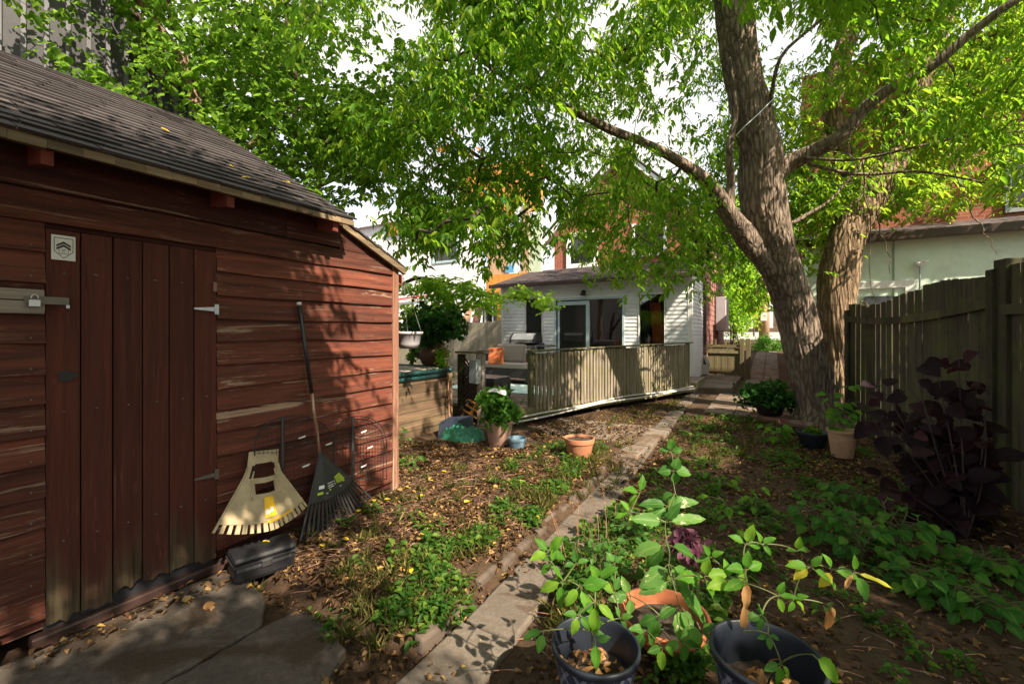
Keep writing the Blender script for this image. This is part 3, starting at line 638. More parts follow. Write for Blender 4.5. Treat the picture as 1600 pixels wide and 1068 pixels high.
# ------------------------------------------------------------------ neighbour left: unfinished house
t=T('unfinished_house','tall unfinished house in white wrap and orange sheathing behind the back fence','house',(-12,15,0))
mb=MB(); laps(mb,(-18,15,0),(1,0,0),(0,-1,0),7.55,0,.2,.01,.0,8,holes=((5.05,6.5,4.5,6.1),),zt=6.4); O('wrapped_wall',mb,M['wrap'],t)
mb=MB(); mb.box((-18,15.002,0),(-12.95,15.2,7.2)); mb.box((-11.5,15.002,0),(-10.45,15.2,7.0)); mb.box((-12.95,15.002,0),(-11.5,15.2,4.5)); mb.box((-12.95,15.002,6.1),(-11.5,15.2,7.1)); O('wall',mb,M['wrap'],t)
window('window',t,-12.85,-11.6,4.6,6.0,15,.1,'bluetrim')
mb=MB(); mb.box((-10.44,15.5,0),(-8.55,15.7,3.9)); O('sheathing',mb,M['osb'],t)
mb=MB(); mb.box((-13.0,17,6.8),(-8.6,17.2,9.2)); mb.box((-15.6,14.9,6.05),(-13.6,15.0,6.6)); O('upper_sheathing',mb,M['osb'],t)
mb=MB(); mb.box((-10.44,15.6,3.92),(-9.5,15.8,6.3)); mb.box((-8.75,15.6,3.5),(-8.45,15.75,6.6)); O('plywood_panel',mb,M['ply'],t)
mb=MB(); mb.box((-9.48,15.65,4.2),(-9.2,15.8,6.1)); O('grey_wrap_strip',mb,M['greywrap'],t)
mb=MB(); mb.box((-9.19,15.65,3.7),(-8.77,15.8,6.8)); mb.box((-18,14.8,6.62),(-10.4,15.3,6.9)); O('white_strip',mb,M['wrap'],t)
mb=MB(); mb.box((-9.5,15.55,3.95),(-9.12,15.62,4.25)); O('blue_strip',mb,M['bluetarp'],t)
mb=MB(); mb.box((-8.44,15.62,3.5),(-7.9,15.75,6.2)); O('green_strip',mb,M['greenish'],t)
mb=MB(); a=P(615,468,y=14.9); b_=P(700,458,y=14.9); mb.bar(a,b_,.02,.07); O('red_tape',mb,M['redtape'],t); mb=MB(); a=P(700,335,y=14.7); b_=P(735,330,y=14.7); mb.bar(a,b_,.02,.1); O('red_tape',mb,M['redtape'],t)
mb=MB(); a=P(745,292,y=16.5); b_=P(800,322,y=16.5); mb.bar(a,b_,.1,.12); O('metal_rail',mb,M['bluetarp'],t)
t=T('leaning_boards','pink and pale plywood offcuts leaning up behind the back fence','boards',(-10.8,12.9,0))
for i,(px,c) in enumerate(((705,'cushion'),(722,'ply'),(738,'hwshake'))):
    a=P(px,505,y=13); b_=a+Vector((.12,.3,.72)); mb=MB(); mb.bar(a-Vector((0,0,.7)),b_,.34,.02,up=(0,-1,.3)); O('board',mb,M[c],t)
t=T('spare_window','small dark framed window with white inner frame standing behind the back fence','window',(-9.2,12.6,0))
c=P(764,492,y=12.8); mb=MB()
for a,b_ in (((-.27,-.45),(-.18,.42)),((.18,-.45),(.27,.42)),((-.18,.3),(.18,.42))): mb.box((c.x+a[0],c.y,c.z+a[1]),(c.x+b_[0],c.y+.08,c.z+b_[1]))
O('outer_frame',mb,M['dgrey'],t)
mb=MB()
for a,b_ in (((-.18,-.45),(-.14,.3)),((.14,-.45),(.18,.3)),((-.14,.25),(.14,.3))): mb.box((c.x+a[0],c.y-.02,c.z+a[1]),(c.x+b_[0],c.y+.06,c.z+b_[1]))
O('inner_frame',mb,M['trim'],t)
mb=MB(); mb.box((c.x-.14,c.y+.03,c.z-.45),(c.x+.14,c.y+.04,c.z+.25)); O('pane',mb,M['glass'],t)
mb=MB(); mb.box((c.x-.2,c.y,.0),(c.x+.2,c.y+.1,c.z-.455)); O('support',mb,M['cedarv'],t)
# neighbour left ribbed building
t=T('ribbed_building','dark grey ribbed metal building rising behind the shed roof','building',(-9.3,1,0))
mb=MB(); mb.poly([(-9.3,-6,0),(-9.3,4.3,0),(-9.3,4.3,5.8),(-9.3,2.6,7.2),(-9.3,-6,8.5)],(-5,0,0)); O('wall',mb,M['wallgrey'],t)
mb=MB(); y=-5.9
while y<4.2:
    zt=8.4-(y+6)*(1.3/8.6) if y<2.6 else 7.15-(y-2.6)*.82
    mb.box((-9.298,y,0),(-9.25,y+.055,zt-.02)); y+=.235
O('rib',mb,plain('pale_rib_metal',(.12,.12,.14),.5),t)
mb=MB(); mb.bar((-9.2,-6,8.55),(-9.2,2.6,7.25),.2,.1); mb.bar((-9.2,2.6,7.25),(-9.2,4.45,5.75),.2,.1); O('roof_edge',mb,M['brown'],t)
# ------------------------------------------------------------------ right neighbour: mint + brick
t=T('mint_house','mint green rendered extension with brick storey above, right of the big tree','house',(3,11,0))
mb=MB(); mb.box((.62,11.02,0),(7,11.3,3.28)); mb.box((.62,11.3,0),(.9,13.2,3.2)); mb.box((.62,13.2,0),(.9,17.5,1.9)); mb.box((.62,17.5,0),(.9,25,3.2)); O('wall',mb,M['mint'],t)  # middle side stretch kept low to let sunlight through to the gate
mb=MB(); mb.box((1.98,11.0,0),(2.0,11.02,3.28)); O('wall_seam',mb,plain('seam_grey',(.3,.36,.32),.8),t)
mb=MB(); mb.box((.6,12.6,3.3),(7,12.9,7.6)); O('brick_storey',mb,M['brick'],t)
mb=MB(); mb.box((.55,12.9,0),(.61,13.3,5.2)); mb.box((.55,13.3,0),(.61,17.5,1.85)); mb.box((.55,17.5,0),(.61,25.5,4.2)); mb.box((.5,18,0),(.55,18.2,6)); O('brick_side',mb,M['brickx'],t)  # same low stretch, shaped so sun falls on the gate
mb=MB(); mb.poly([(.4,10.85,3.3),(7,10.85,3.3),(7,12.6,3.75),(.4,12.6,3.75)],(0,0,.05)); O('roof',mb,M['shingle2'],t)
mb=MB(); mb.box((.4,10.72,3.22),(7,10.845,3.38)); O('gutter',mb,M['brown'],t,bevel=.015)
window('window',t,4.05,4.9,3.95,5.4,12.57,.08,'greybox')
d=window('door',t,1.35,2.15,.1,2.35,11.02,.14,'trim','paper')
mb=MB(); mb.box((1.55,10.95,1.4),(1.95,11.015,2.2)); O('door_light',mb,M['glass'],d)
mb=MB(); a=P(1437,412,y=10.98); mb.tube([a+Vector((0,0,0)),a+Vector((0,-.1,.02))],.05,10); mb.tube([a+Vector((0,-.08,.02)),a+Vector((-.09,-.13,0))],[.02,.032],10); mb.tube([a+Vector((0,-.08,.02)),a+Vector((.10,-.11,.02))],[.02,.035],10); O('flood_light',mb,M['trim'],t,smooth=True)
mb=MB(); mb.tube([a+Vector((.0,0,-.05)),a+Vector((0,0,-1.2))],.012,6); O('conduit',mb,M['greybox'],t)
t=T('gable_house','pale grey sided house gable high behind the right-hand trees','house',(10,16,0))
mb=MB(); a=P(1600,40,d=16); 
mb.poly([(a.x-.6,16,3.5),(a.x+8,16,3.5),(a.x+8,16,a.z+3),(a.x+4,16,a.z+5),(a.x-.6,16,a.z-.4)],(0,3,0)); O('wall',mb,M['white'],t)
# ------------------------------------------------------------------ right fence (leaning, mossy)
t=T('board_fence','dark mossy board fence with gaps along the right side of the yard','fence',(1.7,6,0))
fa=Vector((1.78,5.65,0)); fb=Vector((1.05,8.75,0)); fu=(fb-fa).normalized(); fn=Vector((-fu.y,fu.x,0)); fn=fn if fn.x<0 else -fn
L_=(fb-fa).length; s=.12; 
def ftop(s): return 2.02-.10*(s/L_)+.05*math.sin(s*2.1)
while s<L_:
    w_=R.uniform(.12,.15); zt=ftop(s)+R.uniform(-.02,.03); c=fa+fu*(s+w_/2); lean=R.uniform(-.012,.012)
    mb=MB(); z0=-.02; k=R.uniform(-.006,.012)
    p=[c-fu*w_/2+Vector((0,0,z0)),c+fu*w_/2+Vector((0,0,z0)),c+fu*(w_/2+lean)+Vector((0,0,zt-k)),c+fu*(w_/2-.03+lean)+Vector((0,0,zt)),c+fu*(-w_/2+.03+lean)+Vector((0,0,zt+R.uniform(-.01,.01))),c+fu*(-w_/2+lean)+Vector((0,0,zt-k))]
    mb.poly([q+fn*(.0) for q in p],fn*.018); O('board',mb,M['fence'],t); s+=w_+R.choice((.006,.012,.02,.035))
mb=MB(); pts=[]
for i in range(8):
    s0=L_*i/8; s1=L_*(i+1)/8; q=lambda s:fa+fu*s-fn*.0+fn*.042+Vector((0,0,1.78-.13*math.sin(s/L_*2.6)))
    mb.bar(q(s0),q(s1),.04,.09)
O('rail',mb,M['fence'],t)
mb=MB(); mb.bar(fa+fn*.04+Vector((0,0,.45)),fb+fn*.04+Vector((0,0,.4)),.04,.09); O('rail',mb,M['fence'],t)
mb=MB(); mb.ob(fa+Vector((.03,-.03,1.05)),(.075,.075,1.1),(fu.x,fu.y,0)); O('post',mb,M['fence'],t,bevel=.006)
mb=MB(); c=fa+fn*.06+fu*.05; mb.ob(c+Vector((0,0,1.0)),(.045,.02,1.07),fu); O('post_board',mb,M['fence'],t,bevel=.004)
mb=MB(); mb.ob(fb+Vector((0,0,.9)),(.06,.06,.95),fu); O('post',mb,M['fence'],t,bevel=.006)
t=T('near_board_fence','darkest stretch of board fence nearest the camera at the right edge','fence',(1.95,4,0))
fc=Vector((2.0,4.0,0)); u=(fc-fa).normalized(); n2=Vector((-u.y,u.x,0)); s=.1
while s<2.6:
    w_=R.uniform(.13,.15); c=fa+u*(s+w_/2); mb=MB(); mb.ob(c+Vector((0,0,1.03)),(w_/2,.01,1.05+R.uniform(-.02,.02)),u); O('board',mb,M['fence'],t); s+=w_+R.uniform(.006,.018)
mb=MB(); mb.bar(fa+Vector((-.03,0,1.7)),fa+u*2.6+Vector((-.03,0,1.7)),.04,.09); O('rail',mb,M['fence'],t)
# back fence
t=T('back_fence','pale weathered board fence at the back left of the deck','fence',(-10,12.2,0))
x=-15
while x<-7.75:
    mb=MB(); w_=R.uniform(.13,.16); mb.box((x,12.3,0),(x+w_,12.32,1.86+R.uniform(-.03,.03))); O('board',mb,M['fenceback'],t); x+=w_+.006
mb=MB(); mb.box((-15,12.322,1.5),(-7.75,12.36,1.6)); O('rail',mb,M['fenceback'],t)
for x in (-10.15,): 
    mb=MB(); mb.box((x,12.2,0),(x+.1,12.295,1.95)); O('post',mb,M['brown'],t)
# gate
t=T('wooden_gate','low green-stained wooden gate closing the alley beside the house','gate',(-1.3,15.9,0))
for i in range(5):
    x=-1.86+i*.2; mb=MB(); mb.box((x,15.9,.14),(x+.185,15.92,1.0)); O('board',mb,M['gate'],t)
mb=MB(); mb.box((-1.9,15.88,1.02),(-.9,15.94,1.1)); mb.box((-1.9,15.86,.14),(-.9,15.9,.22)); mb.box((-1.9,15.86,.82),(-.9,15.898,.9)); O('rail',mb,M['gate'],t)
for x in (-1.96,-1.66,-1.36,-1.1): 
    mb=MB(); mb.box((x,15.95,.1),(x+.05,15.99,1.28)); O('upright',mb,M['gate'],t)
for x in (-.92,-.74): 
    mb=MB(); mb.box((x,15.84,0),(x+.12,15.96,1.3)); O('post',mb,M['gate'],t,bevel=.006)
# far street things
def crown(name,c,rad,n,L,W,mat,parent,flat=.8,seed=1,hang=.3,**kw):
    r=np.random.default_rng(seed); k=max(6,n//40); cc=unit(r.normal(size=(k,3)))*r.uniform(.45,1,(k,1)); cc=cc*np.array(rad)
    idx=r.integers(0,k,n); p=cc[idx]+r.normal(size=(n,3))*np.array(rad)*.16+np.array(c)
    ax=r.normal(size=(n,3)); ax[:,2]-=hang; nr=r.normal(size=(n,3))*.6; nr[:,2]+=1
    return leafmesh(name,p,ax,nr,r.uniform(.7,1.2,n)*L,r.uniform(.7,1.2,n)*W,mat,parent,**kw)
t=T('leafy_bush','bright yellow-green leafy bush behind the gate at the end of the alley','bush',(-1.2,24,.4))
c=P(1150,470,d=27); mb=MB()
for k in range(5): mb.tube([(c.x+R.uniform(-.3,.3),c.y,.6),(c.x+R.uniform(-.6,.6),c.y+R.uniform(-.3,.3),c.z)],[.05,.015],6)
O('stem',mb,M['twig'],t); crown('foliage',(c.x,c.y,c.z-.1),(1.5,1.2,2.1),5200,.17,.12,M['bush'],t,seed=3)
t=T('street_tree','tree with light leaves above the street at the alley end','tree',(2,50,2))
c=P(1185,380,d=40); mb=MB(); mb.tube([(c.x,c.y,1.5),(c.x,c.y,c.z)],[.3,.12],8); O('trunk',mb,M['bark2'],t); crown('crown',(c.x,c.y,c.z),(5.5,4,4),5200,.5,.32,M['bush'],t,seed=5)
t=T('utility_pole','pale wooden pole with a notice at the end of the alley','pole',(0,33,1))
c=P(1194,500,d=27); mb=MB(); mb.tube([(c.x,c.y,.6),(c.x,c.y,7)],[.3,.26],12); O('shaft',mb,M['ply'],t,smooth=True); mb=MB(); mb.box((c.x-.18,c.y-.34,2.2),(c.x+.16,c.y-.31,2.7)); O('notice',mb,M['paper'],t)
t=T('flowering_hedge','yellow-leaved shrub beside the pole at the end of the alley','bush',(0,36,1.2)); c=P(1178,462+20,d=33); crown('foliage',(c.x,c.y,c.z+.6),(1.0,.8,1.3),900,.22,.16,M['yleaf'],t,seed=8); mb=MB(); mb.tube([(c.x,c.y,.9),(c.x,c.y,c.z+.6)],.06,6); O('stem',mb,M['twig'],t)
t=T('clipped_hedge','low green hedge mound beside the far path in the alley','hedge',(.3,30,.7)); c=P(1196,497,d=23); crown('foliage',(c.x+.1,c.y,.75),(.75,1.2,.5),1500,.12,.09,M['hyd'],t,seed=9)
mb=MB(); mb.tube([(c.x,c.y,.2),(c.x,c.y,.6)],.05,6); O('stem',mb,M['twig'],t)
for k in range(3):
    t=T('far_house',['grey','cream','brown'][k]+' house front across the far street '+['seen straight down the alley','left of the alley line','hidden mostly by street foliage'][k],'house',(4-k*9,52,2))
    x=4-k*9; mb=MB(); mb.box((x-4,52,1),(x+4,60,8)); O('wall',mb,[M['paver'],M['wrap'],M['ply']][k],t); mb=MB(); mb.poly([(x-4.4,51.6,8),(x+4.4,51.6,8),(x,51.6,11)],(0,9,0)); O('roof',mb,M['shingle'],t)
    window('window',t,x-2,x-.6,4,6,51.98,.1); window('window',t,x+.8,x+2.2,4,6,51.98,.1)
# ------------------------------------------------------------------ deck
t=T('timber_deck','raised timber deck in front of the white extension','deck',(-4,9,.2))
DZ=.27
d0=Vector((-3.62,6.12,0)); d1=Vector((-1.66,11.5,0)); 
def dx(y): return d0.x+(y-d0.y)/(d1.y-d0.y)*(d1.x-d0.x) if y<d1.y else d1.x
mb=MB(); y=6.12
while y<13.2:
    mb.poly([(-8.6,y,DZ-.03),(dx(y),y,DZ-.03),(dx(y+.135),y+.135,DZ-.03),(-8.6,y+.135,DZ-.03)],(0,0,.03)); y+=.142
O('floor_boards',mb,M['deck'],t)
mb=MB(); ud=(d1-d0).normalized(); nd=Vector((ud.y,-ud.x,0)); mb.bar(d0+nd*.02+Vector((0,0,DZ-.10)),d1+nd*.02+Vector((0,0,DZ-.10)),.04,.17); mb.box((-8.6,6.07,DZ-.2),(-3.64,6.11,DZ-.02)); mb.box((-1.66,11.5,.1),(-1.62,13.25,DZ)); O('fascia_beam',mb,M['deckbeam'],t)
for s in (.25,2.2,4.2):
    c=d0+ud*s-nd*.1; mb=MB(); mb.ob(c+Vector((0,0,.02)),(.05,.05,.06),ud); O('footing',mb,M['stone'],t,bevel=.01)
t=T('deck_railing','mossy slatted timber railing along the front edge of the deck','railing',(-2.6,9,DZ))
r0=P(834,600,d=7.35); r1=P(1079,560,d=10.6); r0.z=r1.z=0; ur=(r1-r0).normalized(); nr_=Vector((ur.y,-ur.x,0)); LR=(r1-r0).length
zb0,zt0=P(834,641,d=7.35).z,P(834,548,d=7.35).z; zb1,zt1=P(1079,603,d=10.6).z,P(1079,535,d=10.6).z
k=0; s=.06; sl=[]
while s<LR-.03: sl.append(s); s+=.0865
for s in sl:
    f=s/LR; zb=zb0+(zb1-zb0)*f; zt=zt0+(zt1-zt0)*f; w_=R.uniform(.052,.062); c=r0+ur*(s+R.uniform(-.006,.006))+nr_*R.uniform(.0,.01)
    mb=MB(); mb.ob(c+Vector((0,0,(zb+zt)/2-.015+R.uniform(-.012,.006))),(w_/2,.014,(zt-zb)/2-.02),ur+Vector((0,0,0))); O('slat',mb,M['deckrail'],t)
q=lambda f,dz,off: r0+ur*(LR*f)+nr_*off+Vector((0,0,dz))
mb=MB(); mb.bar(q(-.012,zt0,-.01),q(1.01,zt1,-.01),.11,.028); O('cap_rail',mb,M['deckbeam'],t,bevel=.004)
mb=MB(); mb.bar(q(0,zt0-.1,-.035),q(1,zt1-.1,-.035),.035,.08); O('back_rail',mb,M['deckbeam'],t)
mb=MB(); mb.bar(q(0,zb0+.07,-.035),q(1,zb1+.07,-.035),.035,.08); O('back_rail',mb,M['deckbeam'],t)
for f,zz in ((.0,zt0),(.5,(zt0+zt1)/2),(1,zt1)):
    c=q(f,0,-.075); mb=MB(); mb.ob(c+Vector((0,0,(DZ+zz)/2-.03)),(.04,.04,(zz-DZ)/2+.01),ur); O('post',mb,M['deckbeam'],t,bevel=.004)
# conduits along the deck edge
for k in range(2):
    mb=MB(); pts=[]
    for i in range(22):
        f=i/21; p=d0+ud*(-.35+f*5.9)+nd*(.07+.06*k+.02*math.sin(f*9+k)); pts.append(p+Vector((0,0,.10+.10*math.sin(min(1,f*1.6)*1.57)-.035*k+.012*math.sin(f*14+k*2)-(.1 if i==0 else 0))))
    mb.tube(pts,.016,8); O('hose',mb,M['cable'],loc=(-3,7,.1),smooth=True,label=['upper white hose running along the edge of the deck','lower white hose sagging below the other along the deck edge'][k],cat='hose')
# post pair with lattice and box
t=T('lattice_gatepost','pair of weathered posts with a rail and dark lattice left of the deck opening','fence',(-4.2,6,0))
pa=P(722,600,d=7.35); pb=P(752,600,d=7.05); pa.z=pb.z=0
mb=MB(); mb.box((pa.x-.06,pa.y-.05,0),(pa.x+.04,pa.y+.05,1.14)); O('post',mb,M['fence'],t,bevel=.005)
mb=MB(); mb.box((pb.x-.05,pb.y-.05,-.02),(pb.x+.05,pb.y+.05,1.16)); O('post',mb,M['greyh'],t,bevel=.005)
mb=MB(); mb.bar(pa+Vector((-.1,0,1.17)),pb+Vector((.08,0,1.18)),.12,.03); O('cap_rail',mb,M['deckbeam'],t)
ul=(pb-pa).normalized(); wl=(pb-pa).length
mb=MB()
for s in np.arange(-.9,1.2,.075):
    for sg in (1,-1):
        a=(0,s) ; pts=[]
        x0,x1=0.04,wl-.04; z0=s+.2 if sg>0 else s+.2+wl; z1=z0+sg*(x1-x0)
        p=pa+ul*x0+Vector((0,0,z0)); q_=pa+ul*x1+Vector((0,0,z1))
        if min(z0,z1)>.1 and max(z0,z1)<1.12: mb.bar(p,q_,.008,.028,up=(0,0,1))
O('lattice',mb,M['brown'],t)
mb=MB(); c=P(742,580,d=7.0); mb.ob(c,(.085,.05,.19),ul); t2=O('electrical_box',mb,M['greybox'],bevel=.008,label='grey metal electrical box mounted between the weathered posts',cat='electrical box')
mb=MB()
for k in range(4):
    a=P(724+k*4,648-k*8,d=7.0); b_=P(738+k*3,662-k*9,d=7.0); mb.bar(a-Vector((.05,0,-.0)),b_+Vector((.05,0,0)),.02,.02)
    a=P(724+k*5,662-k*3,d=7.02); b_=P(745-k*2,628+k*4,d=7.02); mb.bar(a,b_,.02,.02)
O('lattice_scrap',mb,M['osb'],loc=(-4.2,5.6,0),label='broken yellowish lattice scrap at the foot of the weathered posts',cat='lattice')
# ------------------------------------------------------------------ wooden planter box with liner tub
t=T('timber_pond_box','raised brown timber box with horizontal boards holding a teal liner','planter',(-5.3,5.2,0))
bx=-4.36; by0,by1=3.9,5.42
mb=MB(); z=0
while z<.82:
    mb.box((bx,by0,z),(bx+.03,by1,z+.122)); z+=.128
O('board_side',mb,M['cedar'],t,bevel=.003)
mb=MB()
for k in range(5): mb.box((bx+.03-.13*k-.125,by1+.0,0),(bx+.03-.13*k,by1+.03,.86))
O('end_board',mb,M['cedarv'],t,bevel=.003)
mb=MB(); mb.box((bx+.03,by1-.06,0),(bx+.06,by1+.03,.87)); mb.box((bx-1.7,by0,0),(bx-1.66,by1,.8)); mb.box((bx-1.66,by0,0),(bx,by0+.03,.8)); O('corner_batten',mb,M['cedarv'],t)
mb=MB(); 
def rrect(x0,x1,y0,y1,r,z,n=5):
    pts=[]
    for cx,cy,a0 in ((x1-r,y1-r,0),(x0+r,y1-r,90),(x0+r,y0+r,180),(x1-r,y0+r,270)):
        for i in range(n): a=math.radians(a0+90*i/(n-1)); pts.append(Vector((cx+r*math.cos(a),cy+r*math.sin(a),z+R.uniform(-.008,.008))))
    return pts
pr=rrect(bx-1.6,bx+.07,by0+.1,by1+.16,.25,.93); mb.tube(pr+[pr[0]],.032,10); pr=rrect(bx-1.6,bx+.03,by0+.1,by1+.1,.2,.86); mb.tube(pr+[pr[0]],.04,8)
pr=rrect(bx-1.58,bx+.02,by0+.1,by1+.1,.22,.9); mb.add(pr,[tuple(range(len(pr)))])
O('liner_rim',mb,M['teal'],t,smooth=True)
mb=MB(); mb.box((bx-1.2,by0+.3,.93),(bx-.1,by1-.1,.955)); O('lid_board',mb,M['greyh'],t,bevel=.005)
t=T('leaning_stick','thin pale stick leaning against the end of the timber box','stick',(-4.3,5.7,0))
mb=MB(); a=P(702,650,d=6.7); b_=P(697,540,d=6.8); mb.tube([a,(a+b_)/2+Vector((.01,0,0)),b_],.01,6); O('shaft',mb,M['post'],t)
# ------------------------------------------------------------------ deck furniture
def plantT(name,label,cat,loc): return T(name,label,cat,loc)
t=T('wicker_sofa','dark wicker sofa seat with taupe cushions on the deck','sofa',(-5.4,9.3,DZ))
c=Vector((-5.6,9.5,0)); mb=MB(); mb.box((-6.9,9.1,DZ+.14),(-4.95,9.85,DZ+.36)); mb.box((-6.9,9.75,DZ+.1),(-5.6,9.88,DZ+.75)); O('base',mb,M['wicker'],t,bevel=.02)
for x,y in ((-6.85,9.12),(-4.99,9.12),(-4.99,9.8)): 
    mb=MB(); mb.box((x-.03,y,DZ),(x+.03,y+.06,DZ+.15)); O('leg',mb,M['wicker'],t)
mb=MB(); mb.box((-6.9,9.08,DZ+.36),(-4.93,9.76,DZ+.48)); O('seat_cushion',mb,M['cushion'],t,bevel=.04)
mb=MB(); mb.ob((-5.75,9.68,DZ+.7),(.42,.08,.23),(1,0,0),(0,.97,-.2)); O('back_cushion',mb,M['cushion'],t,bevel=.05)
mb=MB(); c=P(775,556,d=10.2); mb.ob(c,(.19,.06,.2),(1,.1,.05),(0,.95,-.25)); O('throw_cushion',mb,M['orange'],bevel=.05,loc=c,label='bright orange patterned cushion on the wicker sofa',cat='cushion').modifiers[0].segments=4
t=T('wicker_ottoman','dark wicker ottoman with thin grey top near the deck opening','ottoman',(-4.6,7.3,DZ))
c=P(772,640,z=DZ); c=P(770,600,d=8.3); mb=MB(); mb.box((c.x-.55,c.y-.3,DZ+.02),(c.x+.22,c.y+.3,DZ+.36)); O('base',mb,M['wicker'],t,bevel=.02); mb=MB(); mb.box((c.x-.54,c.y-.29,DZ+.36),(c.x+.21,c.y+.29,DZ+.40)); O('top_cushion',mb,M['dgrey'],t,bevel=.015)
mb=MB(); mb.poly([(-6.4,7.6,DZ+.004),(-3.7,7.75,DZ+.004),(-3.45,9.0,DZ+.004),(-6.2,9.0,DZ+.004)],(0,0,.008)); O('outdoor_rug',mb,M['rug'],loc=(-5,8.3,DZ),label='pale teal patterned rug lying on the deck boards',cat='rug')
t=T('gas_grill','gas barbecue with steel lid and three knobs against the white siding','grill',(-6.4,11.6,DZ))
g0=P(822,545,y=11.4); gx=g0.x; gy=11.4
mb=MB(); mb.box((gx-.42,gy-.25,DZ+.05),(gx+.42,gy+.25,DZ+.62)); O('cabinet',mb,M['dgrey'],t,bevel=.01)
mb=MB(); mb.poly([(gx-.47,gy-.3,DZ+.66),(gx-.47,gy-.3,DZ+.84),(gx-.47,gy+.28,DZ+.92),(gx-.47,gy+.28,DZ+.66)],(.94,0,0)); mb.box((gx+.48,gy-.25,DZ+.82),(gx+.85,gy+.25,DZ+.86)); mb.box((gx-.85,gy-.25,DZ+.82),(gx-.48,gy+.25,DZ+.86)); O('control_panel',mb,M['dgrey'],t,bevel=.008)
for x in (-.25,0,.25): 
    mb=MB(); mb.tube([(gx+x,gy-.305,DZ+.74),(gx+x,gy-.35,DZ+.74)],.035,14); O('knob',mb,M['steel'],t)
mb=MB(); pts=[]
prof=[(-.28,.0),(-.27,.1),(-.2,.2),(-.08,.27),(.1,.28),(.22,.2),(.26,0)]
mb.poly([(gx-.36,gy+a,DZ+.93+b_) for a,b_ in prof],(.72,0,0)); ld=O('lid',mb,M['steel'],t,bevel=.006)
for s in (-1,1): 
    mb=MB(); mb.poly([(gx+s*.385-.02,gy+a*1.05,DZ+.925+b_*1.05) for a,b_ in prof],(.04,0,0)); O('lid_side',mb,M['black'],t)
mb=MB(); mb.tube([(gx-.28,gy-.33,DZ+1.02),(gx+.28,gy-.33,DZ+1.02)],.014,8); O('handle',mb,M['steel'],ld)
mb=MB(); c=Vector((gx+.12,gy-.256,DZ+.42))
for k in range(5): 
    a=-.6+k*.3; mb.tube([c+Vector((math.sin(a)*.09,0,math.cos(a)*.05)),c+Vector((math.sin(a)*.05,0,.02)),c+Vector((0,0,-.06))],.008,5)
O('emblem',mb,M['orange'],t)
# potted broad-leaf plant on the deck
def pot(name,label,loc,r,h,mat,rim=.012,soilz=.06,rt=.72,cat='pot',lip=.04,prof=None,n=36,soil=True):
    t=T(name,label,cat,loc); c=Vector(loc)
    rb=r*rt; p=prof or [(0,0),(rb*.96,0),(rb,.008),(r*.94,h-lip),(r*1.0,h-lip+.004),(r*1.03,h-.006),(r*1.02,h),(r*.955,h),(r*.93,h-.01),(r*.87,h-lip*1.3),(rb*.93,.03)]
    mb=MB(); mb.lathe(c,p,n); O('body',mb,mat,t,bevel=.002,smooth=True).data.set_sharp_from_angle(angle=.6)
    if soil:
        mb=MB(); mb.disc(c+Vector((0,0,h-soilz)),(rb+(r*.93-rb)*(1-soilz/h)),n=24,bump=.014); O('soil',mb,M['soil'],t)
    return t,c+Vector((0,0,h-soilz))
def bushy(name,label,cat,loc,rad,n,L,W,mat,stems=9,seed=0,cz=None,extra=None,hang=.15,round_=False):
    t=T(name,label,cat,loc); c=Vector(loc); top=c+Vector((0,0,cz if cz else rad[2]))
    mb=MB()
    for k in range(stems):
        a=R.uniform(0,6.28); e=top+Vector((math.cos(a)*rad[0]*.7,math.sin(a)*rad[1]*.7,R.uniform(-.2,.6)*rad[2])); mb.tube([c+Vector((math.cos(a)*.03,math.sin(a)*.03,0)),(c+e)/2+Vector((0,0,.03)),e],[.007,.005,.003],5)
    O('stem',mb,M['stem'],t); crown('foliage',top,rad,n,L,W,mat,t,seed=seed,hang=hang,round_=round_)
    if extra: extra(t,top)
    return t
# hydrangea urn on the box
uc=P(675,563,d=7.4); _,sz=pot('glazed_urn','large brown glazed urn standing on the timber pond box',(uc.x,uc.y,.955),.23,.36,M['urn'],prof=[(0,0),(.14,0),(.17,.03),(.225,.16),(.235,.24),(.21,.30),(.2,.32),(.225,.35),(.23,.36),(.2,.36),(.18,.33)],soilz=.05)
bushy('hydrangea','big dark green leafy plant filling the brown glazed urn','plant',sz,(.52,.5,.36),1500,.12,.075,M['darkl'],12,21,.36,extra=lambda t,top:crown('flower_head',top+Vector((.28,.0,.12)),(.1,.1,.07),120,.03,.03,M['hwshake'],t,seed=4))
bushy('trailing_plant','light green trailing leaves hanging beside the brown urn','plant',sz+Vector((.3,-.05,-.1)),(.2,.2,.32),420,.06,.045,M['bush'],6,33,-.2)
bushy('trailing_plant','small bright leaves at the foot of the brown urn','plant',sz+Vector((-.28,-.1,-.15)),(.2,.15,.14),300,.06,.05,M['mulb'],5,34,.02)
# hanging basket
hb=P(638,531,d=4.75); t=T('hanging_basket','pale grey hanging planter on wires beside the shed corner','planter',hb)
mb=MB(); mb.lathe(hb-Vector((0,0,.09)),[(0,0),(.09,0),(.12,.05),(.14,.15),(.155,.155),(.157,.18),(.14,.18),(.13,.14),(0,.13)],28); O('bowl',mb,M['lilac'],t,smooth=True)
top=P(630,432,d=4.7); mb=MB()
for k in range(3): a=k*2.09+.3; mb.tube([hb+Vector((math.cos(a)*.15,math.sin(a)*.15,.09)),top],.0022,4)
O('hanger_wire',mb,M['zinc'],t); mb=MB(); mb.tube([top,top+Vector((0,0,.03)),Vector((X0-.02,YE+.09,2.03))],.004,5); O('hook',mb,M['rustm'],t)
